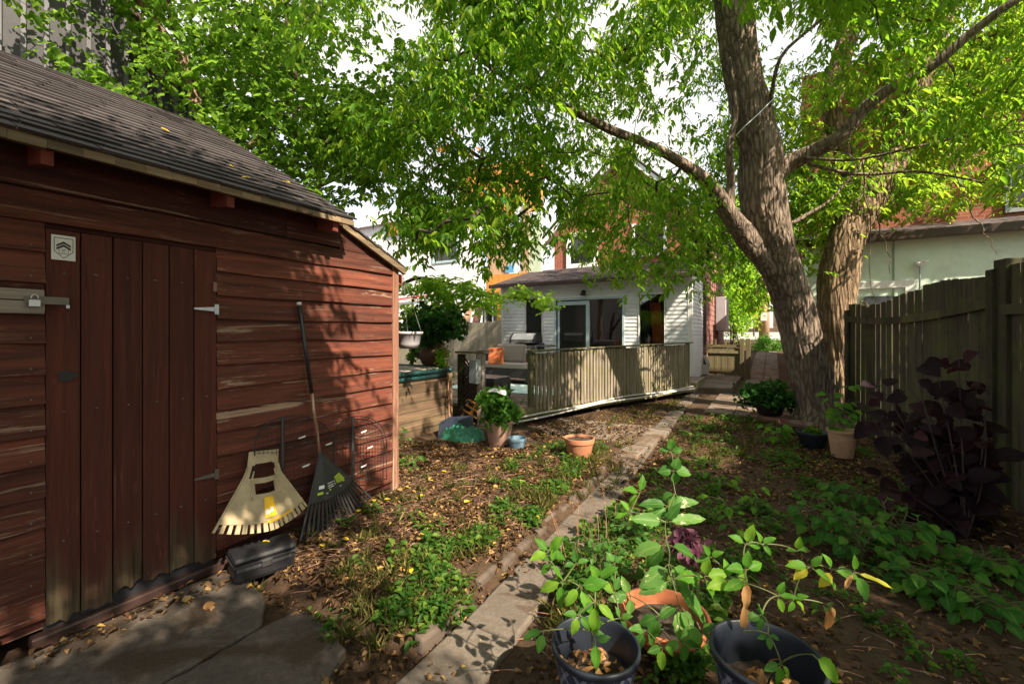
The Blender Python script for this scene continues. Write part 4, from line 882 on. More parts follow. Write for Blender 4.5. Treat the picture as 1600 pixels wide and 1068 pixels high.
# broadleaf tropical plant behind sofa
pc=P(775,545,d=11.3); pot('deck_pot','dark pot behind the wicker sofa',(pc.x,pc.y,DZ),.18,.34,M['navy'])
t=T('broadleaf_plant','bright green broad-leaved plant in a pot behind the sofa','plant',(pc.x,pc.y,DZ+.3)); it=[]
for k in range(9):
    a=R.uniform(0,6.28); ln=R.uniform(.35,.62); v=Vector((math.cos(a)*.5,math.sin(a)*.5,1.0)); it.append((Vector((pc.x,pc.y,DZ+.28)),v,(math.cos(a),math.sin(a),.4),ln,.15,.3))
fineleaves('blade',it,M['light'],t,ser=0)
# ------------------------------------------------------------------ middle pots
_,sz=pot('pink_pot','pinkish brown ribbed pot left of the small blue pot',(P(780,697,z=0).x,P(780,697,z=0).y,0.02),.19,.33,M['pink'])
bushy('potted_hydrangea','leafy hydrangea with a pale leaf on top in the pinkish pot','plant',sz,(.26,.25,.24),520,.12,.075,M['hyd'],9,41,.24,extra=lambda t,top:fineleaves('pale_leaf',[(top+Vector((.02,-.05,.2)),(-.7,-.3,.1),(.1,-.3,1),.17,.12,.3),(top+Vector((.02,-.05,.2)),(.7,-.3,.0),(.1,-.3,1),.17,.12,.3)],M['paper'],t))
p=P(808,704,z=0); pot('blue_pot','small slate blue empty pot between the pink pot and the terracotta pot',(p.x,p.y,.0),.115,.17,M['bluepot'],soilz=.09)
p=P(905,718,z=0); pot('terracotta_pot','square-shouldered terracotta coloured pot standing alone beside the path',(p.x,p.y,.0),.175,.265,M['terra'],lip=.06,soilz=.03)
# dark pot with glossy bush near the tree
p=P(1203,650,d=7.6); pot('black_tub','black round tub on a dark saucer left of the tree trunk',(p.x,p.y,.09),.25,.2,M['black'])
mb=MB(); mb.lathe((p.x,p.y,0),[(0,0),(.3,0),(.34,.09),(.3,.09),(0,.05)],30); O('saucer',mb,M['hwshake'],loc=(p.x,p.y,0),smooth=True,label='wide brown saucer under the black tub',cat='saucer')
bushy('dark_leafy_shrub','dense dark glossy shrub growing in the black tub','shrub',(p.x,p.y,.22),(.45,.42,.26),1700,.10,.06,M['darkl'],12,51,.2)
p=P(1247,678,z=.0); _,sz=pot('brown_bowl','shallow brown bowl full of dry leaves at the foot of the tree',(p.x-.02,p.y+.1,0),.26,.15,M['urn'])
p=P(1270,697,z=0); _,sz=pot('navy_bowl','dark blue bowl planter between the tree foot and the beige pot',(p.x,p.y,0),.19,.2,M['navy'])
bushy('seedling','tuft of small green leaves in the dark blue bowl','plant',sz,(.09,.08,.05),60,.07,.05,M['mulb'],4,61,.05)
p=P(1316,713,z=0); _,sz=pot('beige_pot','tall beige flower pot right of the dark blue bowl',(p.x,p.y,0),.155,.33,M['peach'])
def climber(name,label,loc,height,lean,leaves,L,W,mat,spread=.16,seed=0,stems=2,cat='plant'):
    rr=random.Random(seed); t=T(name,label,cat,loc); c=Vector(loc); mb=MB(); it=[]
    for s in range(stems):
        ll=Vector(lean)+Vector((rr.uniform(-.12,.12),rr.uniform(-.12,.12),0)); hh_=height*rr.uniform(.75,1)
        pts=[c+ll*(i/8)**1.5+Vector((.015*math.sin(i*1.3+s),.015*math.cos(i+s),hh_*i/8)) for i in range(9)]
        mb.tube(pts,[.006-.0005*i for i in range(9)],5)
        for k in range(leaves//stems):
            i=rr.uniform(1,8); j=int(min(7,i)); q_=pts[j].lerp(pts[j+1],i-j); a=rr.uniform(0,6.28); o_=Vector((math.cos(a),math.sin(a),rr.uniform(0,.3)))
            e=q_+o_*rr.uniform(.3,1)*spread; mb.tube([q_,e],.0025,4); sc=rr.uniform(.65,1.1)
            it.append((e,(o_.x,o_.y,rr.uniform(-.7,.1)),(o_.x*.2+rr.uniform(-.4,.4),o_.y*.2-.5+rr.uniform(-.4,.4),1),L*sc,W*sc,rr.uniform(.1,.5)))
    O('stem',mb,M['stem'],t); fineleaves('foliage',it,M[mat],t); return t
climber('leafy_climber','tall stems with rounded green leaves growing out of the beige pot',sz,.62,(-.02,.0,0),30,.12,.10,'light',.15,5,3)
p=P(1212,690,z=0); climber('hosta','low plant with bright rounded leaves left of the brown bowl',(p.x,p.y,.0),.28,(0,0,0),18,.13,.10,'light',.14,9,3)
# ------------------------------------------------------------------ green tarp and dark lid
t=T('folded_tarp','crumpled green tarpaulin heap beside the pink pot','tarp',(-3.5,4.9,0))
c=P(716,690,z=.0); c=Vector((c.x-.02,c.y+.12,0))
mb=MB(); nu,nv=64,44; vs=[]
for j in range(nv+1):
    for i in range(nu+1):
        u=i/nu*2-1; v=j/nv*2-1; rr_=(abs(u)**2.6+abs(v)**2.6)**(1/2.6); x=u*.33; y=v*.22
        f=max(0,1-rr_**3); w1=mnoise.noise(Vector((x*5,y*9,2))); w2=abs(mnoise.noise(Vector((x*9+w1*2,y*16,7)))); w3=abs(mnoise.noise(Vector((x*26+w1,y*30,3))))
        z=.01+f**.6*(.15+.07*w1)+ (.09*w2+.035*w3-.03)*min(1,f*3)+.03*math.floor((f**.6)*3)/3
        vs.append((c.x+x+.02*w1,c.y+y+.02*w2,z))
mb.add(vs,[(j*(nu+1)+i,j*(nu+1)+i+1,(j+1)*(nu+1)+i+1,(j+1)*(nu+1)+i) for j in range(nv) for i in range(nu)])
O('cloth',mb,M['tarp'],t,smooth=True)
mb=MB(); a=P(684,660,d=6.2); b_=P(732,650,d=6.2); 
mb.poly([P(683,690,d=6.1),P(735,678,d=6.1),P(737,650,d=6.4),P(700,652,d=6.4),P(686,660,d=6.35)],(0.02,.03,.01)); O('plastic_tray',mb,M['navycloth'],loc=c,bevel=.01,label='dark blue-black plastic tray propped behind the green tarpaulin',cat='tray')
# ------------------------------------------------------------------ tools by the shed
cc=P(410,878,z=.06); t=T('tool_case','black plastic tool case lying on the ground beside the shed door','case',(cc.x,cc.y,0))
ang=math.radians(74); ux_=Vector((math.cos(ang),math.sin(ang),0))
mb=MB(); mb.ob((cc.x,cc.y,.062),(.17,.10,.055),ux_); O('body',mb,M['black'],t,bevel=.03)
mb=MB(); mb.ob((cc.x,cc.y,.145),(.175,.105,.026),ux_); O('lid',mb,M['black'],t,bevel=.025)
mb=MB(); mb.ob((cc.x,cc.y,.119),(.178,.108,.006),ux_); O('seam_lip',mb,M['rakeblk'],t,bevel=.003)
mb=MB(); mb.ob(Vector((cc.x,cc.y,.1))+Vector((ux_.y,-ux_.x,0))*.108,(.03,.004,.02),ux_); O('latch',mb,M['rakeblk'],t,bevel=.003)
# leaf scoop
t=T('leaf_scoop','dirty beige toothed leaf scoop with yellow label resting on the black case','leaf scoop',cc+Vector((0,0,.17)))
def sc_pt(u,v,off=0.0):
    def seg(tab): 
        for (v0,x0,y0),(v1,x1,y1) in zip(tab,tab[1:]):
            if v<=v1+1e-9: f=(v-v0)/(v1-v0); return x0+(x1-x0)*f,y0+(y1-y0)*f
        return tab[-1][1:]
    lx,ly=seg([(0,389,706),(.2,386,731),(.3,380,746),(1,331,832)]); rx_,ry_=seg([(0,435,701),(.2,434,722),(.3,438,736),(1,480,790)])
    xl=-3.03+.30*v; xr=-3.035+.20*v
    p=P(lx,ly,x=xl).lerp(P(rx_,ry_,x=xr),(u+1)/2)
    return p+Vector((.06*(1-u*u)*v+off+.022*math.exp(-(u/.3)**2)*v,0,-.06*(1-u*u)*v*v))
def patch(mb,mask,nu=60,nv=56,off=0,u0=-1,u1=1,v0=0,v1=1):
    idx={}; vs=[];fs=[]
    def g_(i,j):
        if (i,j) not in idx: idx[(i,j)]=len(vs); vs.append(sc_pt(u0+(u1-u0)*i/nu,v0+(v1-v0)*j/nv,off))
        return idx[(i,j)]
    for j in range(nv):
        for i in range(nu):
            u=u0+(u1-u0)*(i+.5)/nu; v=v0+(v1-v0)*(j+.5)/nv
            if mask(u,v): fs.append((g_(i,j),g_(i+1,j),g_(i+1,j+1),g_(i,j+1)))
    mb.add(vs,fs)
def smask(u,v):
    if .19-.03*(1-u*u)<v<.33 and abs(u)<.74: return False
    if .40<v<.53 and abs(u)<.42-.5*(v-.4): return False
    if v>.885 and (abs(u*8)+.3)%1>.58: return False
    return True
mb=MB(); patch(mb,smask,100,56); O('body',mb,M['beige'],t,solid=.007,smooth=False)
mb=MB(); patch(mb,lambda u,v:True,8,12,.012,-.13,.17,.58,.83); lb=O('label_sticker',mb,M['yellow'],t)
mb=MB(); patch(mb,lambda u,v:True,10,3,.011,-.1,.62,.86,.895); O('yellow_stripe',mb,M['yellow'],t)
mb=MB(); patch(mb,lambda u,v:(u+.06)*(u+.06)/.004+(v-.76)**2/.0012<1 or (abs(u-.05)<.04 and abs(v-.74)<.03),24,24,.0145,-.13,.17,.66,.83); O('white_mark',mb,M['paper'],lb)
mb=MB(); 
for s in (-1,1): mb.tube([sc_pt(s*(.62 if k<3 else .5),.24+.05*k,.01)if k<7 else sc_pt(s*(.5-.045*(k-6)*(1 if s<0 else .8)),.24+.05*k,.008) for k in range(8)],.006,6)
mb.tube([sc_pt(-.9+.1*k*1.8/1.8,.88,.006) for k in range(19)],.005,5)
for s in (-1,1): mb.tube([sc_pt(s*.99,.2+.1*k,.004) for k in range(8)],.006,6)
O('moulded_rib',mb,M['beige'],t,smooth=True)
# leaf rake
t=T('leaf_rake','black plastic leaf rake with a long handle leaning against the shed','rake',(-2.9,2.2,0))
ap=P(500,706,x=-2.97); hl=P(467,472,x=-3.045)
mid=P(481,600,x=-3.0)
mb=MB(); mb.tube([ap+Vector((0,0,-.02)),ap.lerp(hl,.42)],.011,10); O('lower_shaft',mb,M['post'],t,smooth=True)
mb=MB(); mb.tube([ap.lerp(hl,.40),ap.lerp(hl,.985)],.0145,10); O('grip_sleeve',mb,M['black'],t,smooth=True)
mb=MB(); mb.tube([ap.lerp(hl,.98),hl],.017,10); O('end_cap',mb,M['cable'],t,smooth=True)
RL=P(467,852,z=.035); RR=P(580,776,x=-3.0)
def fan(f,r,off=0.):
    b_=RL.lerp(RR,f); b_=b_+Vector((.05*math.sin(math.pi*f),0,-.03*math.sin(math.pi*f)))
    p=ap.lerp(b_,r); p.x+=off+.02*math.sin(math.pi*r)*math.sin(math.pi*f); p.z=max(p.z,.03); return p
mb=MB()
for k in range(18):
    f=.01+k/17*.98
    p=[fan(f,r) for r in np.linspace(.5,1,7)]
    for a,b_ in zip(p,p[1:]): mb.bar(a,b_,.017,.006,up=(1,0,.3))
O('tine',mb,M['rakeblk'],t)
mb=MB(); vs=[];nu,nv=16,10
for j in range(nv+1):
    for i in range(nu+1): vs.append(fan(i/nu,.04+.54*j/nv,.006))
mb.add(vs,[(j*(nu+1)+i,j*(nu+1)+i+1,(j+1)*(nu+1)+i+1,(j+1)*(nu+1)+i) for j in range(nv) for i in range(nu)]); hd=O('head',mb,M['rakeblk'],t,solid=.006)
mb=MB(); mb.tube([fan(0.,r,.006) for r in np.linspace(0,1,8)],.008,6); mb.tube([fan(f,.58,.008) for f in np.linspace(0,1,14)],.007,6); mb.tube([fan(1.,r,.006) for r in np.linspace(0,.6,6)],.007,6); mb.tube([fan(.5,r,.01) for r in np.linspace(.02,.32,4)],.006,6); O('stiffener_rib',mb,M['rakeblk'],hd)
# printed label blocks and text on rake head
def fq(mb,f0,f1,r0_,r1_,off=.0125): mb.add([fan(f0,r0_,off),fan(f1,r0_,off),fan(f1,r1_,off),fan(f0,r1_,off)],[(0,1,2,3)])
mb=MB(); 
for r_ in (.36,.385,.41,.435): fq(mb,.62,.88,r_,r_+.017)
fq(mb,.38,.85,.475,.495); fq(mb,.12,.24,.475,.505); fq(mb,.7,.9,.455,.468); O('lime_print',mb,M['lime'],hd)
mb=MB(); fq(mb,.14,.27,.40,.44); 
for r_ in (.395,.425,.45): fq(mb,.36,.52,r_,r_+.008)
fq(mb,.55,.58,.395,.41); fq(mb,.55,.58,.43,.445); fq(mb,.3,.7,.508,.515); O('white_print',mb,M['paper'],hd)
# wire panels
def wirepanel(x0,x1,top,bot,label,lean,n1=9,n2=8):
    t=T('wire_panel',label,'wire panel',P((x0+x1)/2,bot,x=-3.03))
    def q(u,v): # u0..1 v0 bottom..1 top
        px=x0+(x1-x0)*u; arch=math.sqrt(max(0,1-(2*u-1)**2))
        py=bot+(top[0]+(top[1]-top[0])*u-bot)*v; return P(px,py,x=-3.045+lean*(1-v))
    mb=MB(); lim=lambda u:.62+.38*math.sqrt(max(0,1-abs(2*u-1)**2.2))
    fr=[q(0,0)]+[q(u,lim(u)) for u in np.linspace(0,1,19)]+[q(1,0)]; mb.tube(fr,.004,5); mb.tube([q(0,0),q(1,0)],.004,5)
    O('frame',mb,M['ink'],t)
    mb=MB()
    for i in range(1,n1*2): u=i/(n1*2); mb.tube([q(u,0),q(u,lim(u))],.0014,4)
    for j in range(1,n2*2):
        v=j/(n2*2); us=[u for u in np.linspace(0,1,41) if lim(u)>=v]; mb.tube([q(us[0],v),q(us[-1],v)],.0014,4)
    O('wire_grid',mb,M['ink'],t)
    mb=MB(); mb.tube([q(.36,0),q(.36,lim(.36))],.009,6); O('upright',mb,M['rakeblk'],t)
    mb=MB()
    for u,v in ((.55,.7),(.6,.3),(.9,.6)) if x0<500 else ((.5,.75),(.62,.5),(.5,.2)):
        p=q(u,v)+Vector((.008,0,0)); mb.poly([p,p+Vector((0,.06,.008)),p+Vector((0,.05,-.006)),p+Vector((0,0,-.008))],(.004,0,0))
    O('tie_tag',mb,M['paper'],t)
wirepanel(398,520,(652,648),762,'left arched black wire panel leaning on the shed behind the leaf scoop',.06)
wirepanel(522,604,(648,652),748,'right arched black wire panel leaning on the shed behind the rake',.05)
# ------------------------------------------------------------------ foreground pots
def plaid(name):
    m,n,b=base(name); t_=N(n,'ShaderNodeTexCoord'); sp_=N(n,'ShaderNodeSeparateXYZ'); n.links.new(t_.outputs['Object'],sp_.inputs[0])
    an=math_(n,'ARCTAN2',sp_.outputs[1],sp_.outputs[0]); a2=math_(n,'MULTIPLY',an,2.2); zz=math_(n,'MULTIPLY',sp_.outputs[2],11.0)
    f=None
    for sg in (1,-1):
        s_=math_(n,'FRACT',math_(n,'ADD',a2,math_(n,'MULTIPLY',zz,sg)))
        for c_ in (.42,.5,.58):
            g_=rng(n,math_(n,'ABSOLUTE',math_(n,'SUBTRACT',s_,c_)),.008,.018,1,0); f=g_ if f is None else math_(n,'MAXIMUM',f,g_)
    col=mix(n,math_(n,'MULTIPLY',f,.75),(.022,.03,.06),(.42,.45,.5)); n.links.new(col,b.inputs['Base Color']); b.inputs['Roughness'].default_value=.35; return m
PL=plaid('navy_plaid_pot')
def pot2(name,label,loc,r,h):
    t=T(name,label,'pot',loc); c=Vector(loc); mb=MB(); mb.lathe(c,[(0,0),(r*.62,0),(r*.66,.02),(r*.95,h-.03)],48); O('body',mb,PL,t,smooth=True)
    mb=MB(); mb.lathe(c,[(r*.94,h-.035),(r*1.0,h-.03),(r*1.03,h-.012),(r*1.02,h),(r*.97,h+.002),(r*.95,h-.004),(r*.93,h-.03),(r*.66,.05)],48); O('rim',mb,M['navy'],t,smooth=True)
    mb=MB(); mb.disc(c+Vector((0,0,h*.62)),r*.86,bump=.02); O('soil',mb,M['soil'],t)
    it=[]
    for k in range(46):
        a=R.uniform(0,6.28); q_=math.sqrt(R.random())*r*.75; it.append((c+Vector((q_*math.cos(a),q_*math.sin(a),h*.62+R.uniform(.005,.04))),(R.uniform(-1,1),R.uniform(-1,1),R.uniform(-.2,.6)),(R.uniform(-.6,.6),R.uniform(-.6,.6),1),R.uniform(.035,.075),R.uniform(.015,.035),R.uniform(0,.8)))
    fineleaves('leaf_litter',it,M['brownl'],t); return c+Vector((0,0,h*.62))
nL=P(930,1003,d=1.70); nR=P(1197,1018,d=1.57); tF=P(1037,955,d=2.12)
sL=pot2('plaid_pot','left navy plaid pot at the bottom centre of the picture',(nL.x,nL.y,nL.z-.34),.165,.34)
sR=pot2('plaid_pot','right and larger navy plaid pot with yellowing plant',(nR.x,nR.y,nR.z-.37),.182,.37)
_,sT=pot('terracotta_planter','orange terracotta pot with a chipped rim behind the two plaid pots',(tF.x,tF.y,tF.z-.17),.205,.17,M['terraO'],lip=.05,soilz=.06,rt=.5)
# ground level under these pots
for q_,rr_ in ((sL,.2),(sR,.24),(sT,.2)): pass
def cam_axis(ang,tilt=0):  # image-plane direction (deg, 0=right,90=up) with tilt towards the camera
    a=math.radians(ang); rv=Vector((ca,sa,0)); fv=Vector((-sa,ca,0)); return rv*math.cos(a)+Vector((0,0,1))*math.sin(a)-fv*tilt
def handplant(name,label,root,d,items,mats,seed=0,cat='plant',stem='stem',extra_stems=()):
    """items: (px,py,len_px,angle,width ratio,matkey,stem_from_idx) leaves around nodes"""
    rr=random.Random(seed); t=T(name,label,cat,root); groups={}; mb=MB()
    nodes=[(Vector(root),None)]; todo=[(P(a_,b_,d=c_),lv,c_) for a_,b_,c_,lv in items]; todo.sort(key=lambda q:(q[0]-Vector(root)).length)
    for node,leaves,dd in todo:
        par=min(nodes,key=lambda q:(q[0]-node).length*(1 if q[1] else .8))[0]
        m_=(par+node)/2; m_=m_+Vector((rr.uniform(-.015,.015),rr.uniform(-.015,.015),.02)); r_a=.0042 if (par-Vector(root)).length<.01 else .003
        pts=[par.lerp(m_,q)*(1-q)+m_.lerp(node,q)*q for q in np.linspace(0,1,7)]; mb.tube(pts,[r_a-.0002*i for i in range(7)],6); nodes.append((node,1))
        for (lp,ang,wr,mk) in leaves:
            L=lp/F*dd*.76*math.cos(math.atan((ca*node.x+sa*node.y)/dd)); ax=cam_axis(ang,rr.uniform(-.1,.5)); s0=ax.normalized()*L*.18; mb.tube([node,node+s0],.002,4)
            up=-Vector((-sa,ca,0))*rr.uniform(.4,1.0)+Vector((rr.uniform(-.3,.3),rr.uniform(-.3,.3),rr.uniform(.6,1.1)))
            groups.setdefault(mk,[]).append((node+s0,ax,up,L,L*wr,rr.uniform(.1,.45)))
    O('stem',mb,M[stem],t)
    for mk,it in groups.items(): fineleaves('foliage' if mk in('light','mid','midv') else 'dry_foliage' if mk=='brownl' else 'yellow_foliage' if mk=='yelb' else 'leaf',it,M[mk],t)
    return t
l='light'; mm='mid'; mv='midv'; br='brownl'; ye='yelb'
tri=lambda s,a,k,w_=.5:[(s,a,w_,k),(s*.85,a+75,w_,k),(s*.85,a-75,w_,k)]
handplant('potted_vine','leafy bright green plant climbing out of the left plaid pot',sL,1.7,[
 (858,862,1.7,tri(42,60,l)+[(40,185,.5,l)]),(862,878,1.68,tri(34,150,l)),(880,908,1.66,[(50,200,.45,l),(48,255,.4,l),(40,120,.4,l)]),
 (905,915,1.62,tri(52,300,l,.45)+[(55,20,.5,l)]),(935,905,1.66,tri(44,40,l)),(930,940,1.6,[(60,265,.42,l),(45,330,.4,l),(38,200,.4,mm)]),
 (905,960,1.58,tri(36,240,l)),(850,985,1.6,[(42,190,.5,mm),(38,250,.5,mm)]),(930,1000,1.55,[(46,268,.45,l),(30,20,.5,mm)]),(960,925,1.7,tri(30,70,mm)),(925,985,1.6,tri(30,60,mm)),(968,965,1.62,tri(26,30,mm)),(900,880,1.75,tri(30,100,mm)),(960,880,1.8,tri(26,120,mm))],None,1)
handplant('tall_potted_plant','tall plant with large pale-blotched leaves in the terracotta pot',sT,1.95,[
 (1048,705,2.15,tri(26,90,mm,.7)),(1052,735,2.12,tri(34,0,mm,.8)+[(30,180,.8,mm)]),(1055,770,2.1,[(36,250,.7,mm),(34,300,.7,mm),(30,200,.6,mm)]),
 (1000,770,2.05,tri(42,150,l,.45)),(985,800,2.0,tri(34,200,l,.4)),(1045,790,2.0,[(62,165,.4,mm),(60,15,.42,mv),(55,200,.4,mm)]),
 (1040,815,1.95,[(70,170,.42,mv),(80,5,.34,mv),(50,60,.4,mm)]),(1042,850,1.92,[(72,195,.45,mv),(64,230,.45,mm),(80,340,.35,mm)]),
 (1045,880,1.9,[(74,215,.5,mv),(80,325,.4,mm),(70,300,.45,mv)]),(1050,905,1.88,[(70,200,.45,mv),(95,315,.36,mm),(60,20,.45,l)]),
 (1060,945,1.8,[(65,270,.6,mv),(60,300,.5,mv),(50,190,.5,mm)]),(1030,960,1.78,[(55,250,.5,mm),(46,210,.5,mm)]),(1075,965,1.74,[(75,280,.62,mv)]),(1100,900,1.85,tri(52,10,l,.5)),(1010,985,1.8,tri(46,230,mm,.5)),(1065,1000,1.75,tri(46,280,mm,.5)),(1095,985,1.8,tri(40,320,mm,.5)),(985,930,1.85,tri(44,190,mv,.5)),(1035,1010,1.72,tri(40,255,l,.5))],None,2)
handplant('yellowing_potted_plant','spreading plant with yellow and dry brown leaves in the right plaid pot',sR,1.57,[
 (1165,890,1.7,tri(48,160,l,.55)+[(45,20,.5,l)]),(1140,905,1.7,[(58,180,.5,l),(40,100,.5,l)]),(1165,905,1.65,[(62,262,.3,br),(56,280,.26,br),(50,200,.5,l)]),
 (1165,850,1.75,tri(44,70,l,.5)),(1190,850,1.75,tri(34,30,l,.5)),(1265,885,1.6,[(50,170,.5,l),(75,330,.32,l),(46,210,.5,ye),(38,60,.5,l)]),
 (1300,890,1.6,[(60,350,.5,l),(50,230,.5,ye),(40,110,.5,l)]),(1335,893,1.55,[(75,345,.22,ye),(70,290,.42,mm),(48,235,.25,br),(40,90,.4,l)]),
 (1215,930,1.6,tri(40,0,l,.5)),(1240,935,1.62,tri(36,320,l,.5)),(1190,960,1.55,tri(40,180,mm,.5)),(1200,990,1.5,tri(30,270,mm,.5)),
 (1160,985,1.5,[(60,95,.3,br)]),(1295,945,1.62,[(55,265,.5,br),(30,300,.5,br)]),(1270,1022,1.35,[(88,318,.5,l)]),(1220,1035,1.45,[(52,262,.42,l),(40,200,.5,mm),(40,300,.5,l)]),(1110,870,1.75,tri(34,120,l,.5)),(1245,860,1.75,tri(36,90,l,.5))],None,3)
p=P(1080,855,d=2.3); bushy('mauve_heuchera','small mauve-pink leafed plant behind the terracotta pot','plant',(p.x,p.y,0.0),(.1,.1,.06),170,.05,.045,M['heuch'],10,71,p.z,round_=True)
# ------------------------------------------------------------------ purple smoke bush
rr=random.Random(5); t=T('smoke_bush','dark purple smoke bush in front of the board fence','shrub',P(1500,870,z=0)); root=P(1510,840,z=0); mb=MB(); it=[]
for s in range(27):
    px=rr.uniform(1365,1570); py=rr.uniform(505,800) if px>1430 else rr.uniform(560,760); dd=rr.uniform(3.3,4.1); e=P(px,py,d=dd)
    m_=(root+e)/2+Vector((rr.uniform(-.1,.1),rr.uniform(-.1,.1),.15)); pts=[root.lerp(m_,q)*(1-q)+m_.lerp(e,q)*q for q in np.linspace(0,1,9)]; mb.tube(pts,[.008-.0007*i for i in range(9)],6)
    for k in range(11):
        q=rr.uniform(1.5,8); j=int(min(7,q)); c=pts[j].lerp(pts[j+1],q-j); a=rr.uniform(0,6.28); o_=Vector((math.cos(a),math.sin(a),rr.uniform(-1.1,.7))); L=rr.uniform(.09,.20)
        it.append((c+o_*.05,o_,(rr.uniform(-.8,.3),rr.uniform(-1,0),rr.uniform(.2,1)),L,L*rr.uniform(.7,.85),rr.uniform(0,.4)))
O('stem',mb,M['stemr'],t); fineleaves('foliage',it,M['purple'],t,ser=0)
# small rounded-leaf shrubs on the right bed
specs=[(1290,850,.3,'low rounded-leaf green shrub left of the group in the right bed'),(1345,880,.36,'middle rounded-leaf green shrub in the right bed'),(1410,870,.34,'rounded-leaf green shrub nearest the purple smoke bush'),(1330,800,.25,'rounded-leaf shrub behind the others in the right bed'),(1460,930,.16,'low dark seedling patch at the foot of the smoke bush'),(1520,960,.14,'dark leafy seedlings near the lower right corner'),(1560,900,.14,'seedlings under the smoke bush by the fence')]
for i,(px,py,h_,lab) in enumerate(specs):
    p=P(px,py,z=0); climber('leafy_shrub',lab,(p.x,p.y,0),h_,(R.uniform(-.05,.05),0,0),50,.088,.07,'cover',.19,100+i,6,cat='shrub')
for i,(px,py,h_,lab) in enumerate([(1150,840,.34,'slim upright seedling with bright leaflets standing alone in the right bed'),(1185,800,.2,'short bright seedling behind the slim upright one'),(1130,760,.15,'small seedling in the middle of the bed')]):
    p=P(px,py,z=0); climber('seedling',lab,(p.x,p.y,0),h_,(0,0,0),16,.085,.045,'light',.1,200+i,2)
# ------------------------------------------------------------------ weeds, grass, litter (stuff)
def inpoly(x,y,poly):
    c=False; j=len(poly)-1
    for i in range(len(poly)):
        xi,yi=poly[i]; xj,yj=poly[j]
        if (yi>y)!=(yj>y) and x<(xj-xi)*(y-yi)/(yj-yi)+xi: c=not c
        j=i
    return c
def hard(x,y):
    if -1.43-.042*max(0,y-1.9)<x<-1.1-.06*max(0,y-1.6): return -.03
    if -3.25<x<-1.4 and 5.28<y<7.1: return .014
    if -2.98<x<-1.6 and y<1.48: return .008
    return -9
def scatter(zones,seed):
    rr=random.Random(seed); out=[]
    for poly,n,clump in zones:
        xs_=[a for a,b_ in poly]; ys_=[b_ for a,b_ in poly]; k=0; tries=0
        while k<n and tries<n*60:
            tries+=1; x=rr.uniform(min(xs_),max(xs_)); y=rr.uniform(min(ys_),max(ys_))
            if not inpoly(x,y,poly): continue
            if clump is not None and mnoise.noise(Vector((x*clump[0],y*clump[0],seed)))<clump[1]: continue
            out.append((x,y,max(gh(x,y)-.02,hard(x,y)))) ; k+=1
    return out
def pg(*pts): return [tuple(P(a,b_,z=0)[:2]) for a,b_ in pts]
Zleft=pg((365,905),(640,770),(820,712),(960,720),(900,770),(800,880),(690,1000),(600,1060),(520,1060),(450,940))
Zleftwall=[(-3.05,1.5),(-2.0,1.6),(-1.55,2.4),(-1.6,5.0),(-3.0,5.1),(-4.3,4.3),(-4.2,3.2),(-3.05,3.1)]
Zright=[(-1.0,1.0),(1.6,1.4),(1.9,3.0),(1.8,5.4),(1.0,8.8),(-.9,9.2),(-1.35,8.5),(-1.3,4.5),(-1.05,2.2)]
Zdeck=[(-3.2,5.3),(-1.9,5.3),(-1.5,9.5),(-1.7,11.3),(-3.0,7.6)]
pts=scatter([(Zleftwall,6000,None),(Zleftwall,6500,(1.3,.05)),(Zleftwall,3000,(3.2,.15)),(Zright,8500,None),(Zright,9500,(1.1,.05)),(Zright,3000,(3.0,.15)),(Zdeck,3000,(1.5,-.2)),([(-3.05,1.45),(-1.6,1.45),(-1.6,1.75),(-3.05,2)],900,None),([(-3.02,.6),(-2.8,.6),(-2.75,1.6),(-3.02,1.6)],260,None),([(-1.65,.9),(-1.45,.9),(-1.43,2.2),(-1.7,2.2)],500,None),([(-1.5,1.2),(-1.2,1.2),(-1.5,11),(-1.9,11)],900,(2.4,.12)),([(-3.3,5.2),(-1.4,5.2),(-1.4,7.2),(-3.3,7.2)],1500,(1.9,.0))],3)
n=len(pts); a=NR.uniform(0,6.28,n); ax=np.stack([np.cos(a),np.sin(a),NR.normal(0,.25,n)],1); nr=np.stack([NR.normal(0,.45,n),NR.normal(0,.45,n),np.ones(n)],1)
ln=NR.uniform(.010,.045,n)*np.where(NR.random(n)<.12,1.5,1); pp=np.array(pts); pp[:,2]+=NR.uniform(.0,.02,n)
leafmesh('leaf_litter',pp,ax,nr,ln,ln*NR.uniform(.35,.8,n),M['litter'],fold=.35,curl=.3,kind='stuff',label='dry brown leaf litter scattered over the soil beds',cat='leaf litter')
mb=MB(); rr=random.Random(8)
for x,y,z in scatter([(Zleftwall,800,None),(Zright,900,None)],9):
    a=rr.uniform(0,6.28); L=rr.uniform(.05,.2); d_=Vector((math.cos(a),math.sin(a),rr.uniform(-.05,.12)))*L; p=Vector((x,y,z+.008)); mb.tube([p,p+d_*.5+Vector((rr.uniform(-.01,.01),rr.uniform(-.01,.01),.006)),p+d_],[.0022,.002,.001],4)
O('fallen_twigs',mb,M['post'],kind='stuff',label='thin fallen twigs scattered over the soil beds',cat='twigs')
def weeds(name,label,zones,seed,nl,L,W,mat,hgt):
    r=np.random.default_rng(seed); c=np.array(scatter(zones,seed)); k=len(c); c=np.repeat(c,nl,axis=0); n=len(c)
    a=r.uniform(0,6.28,n); rad=r.uniform(.005,.045,n); c[:,0]+=np.cos(a)*rad; c[:,1]+=np.sin(a)*rad; sc=np.repeat(r.uniform(.5,1.3,k),nl)
    c[:,2]+=r.uniform(.0,1,n)*hgt*sc; ax=np.stack([np.cos(a),np.sin(a),r.normal(.15,.35,n)],1); nr=np.stack([r.normal(0,.35,n),r.normal(0,.35,n),np.ones(n)],1)
    return leafmesh(name,c,ax,nr,L*sc*r.uniform(.6,1.2,n),W*sc*r.uniform(.7,1.2,n),mat,kind='stuff',label=label,cat='weeds')
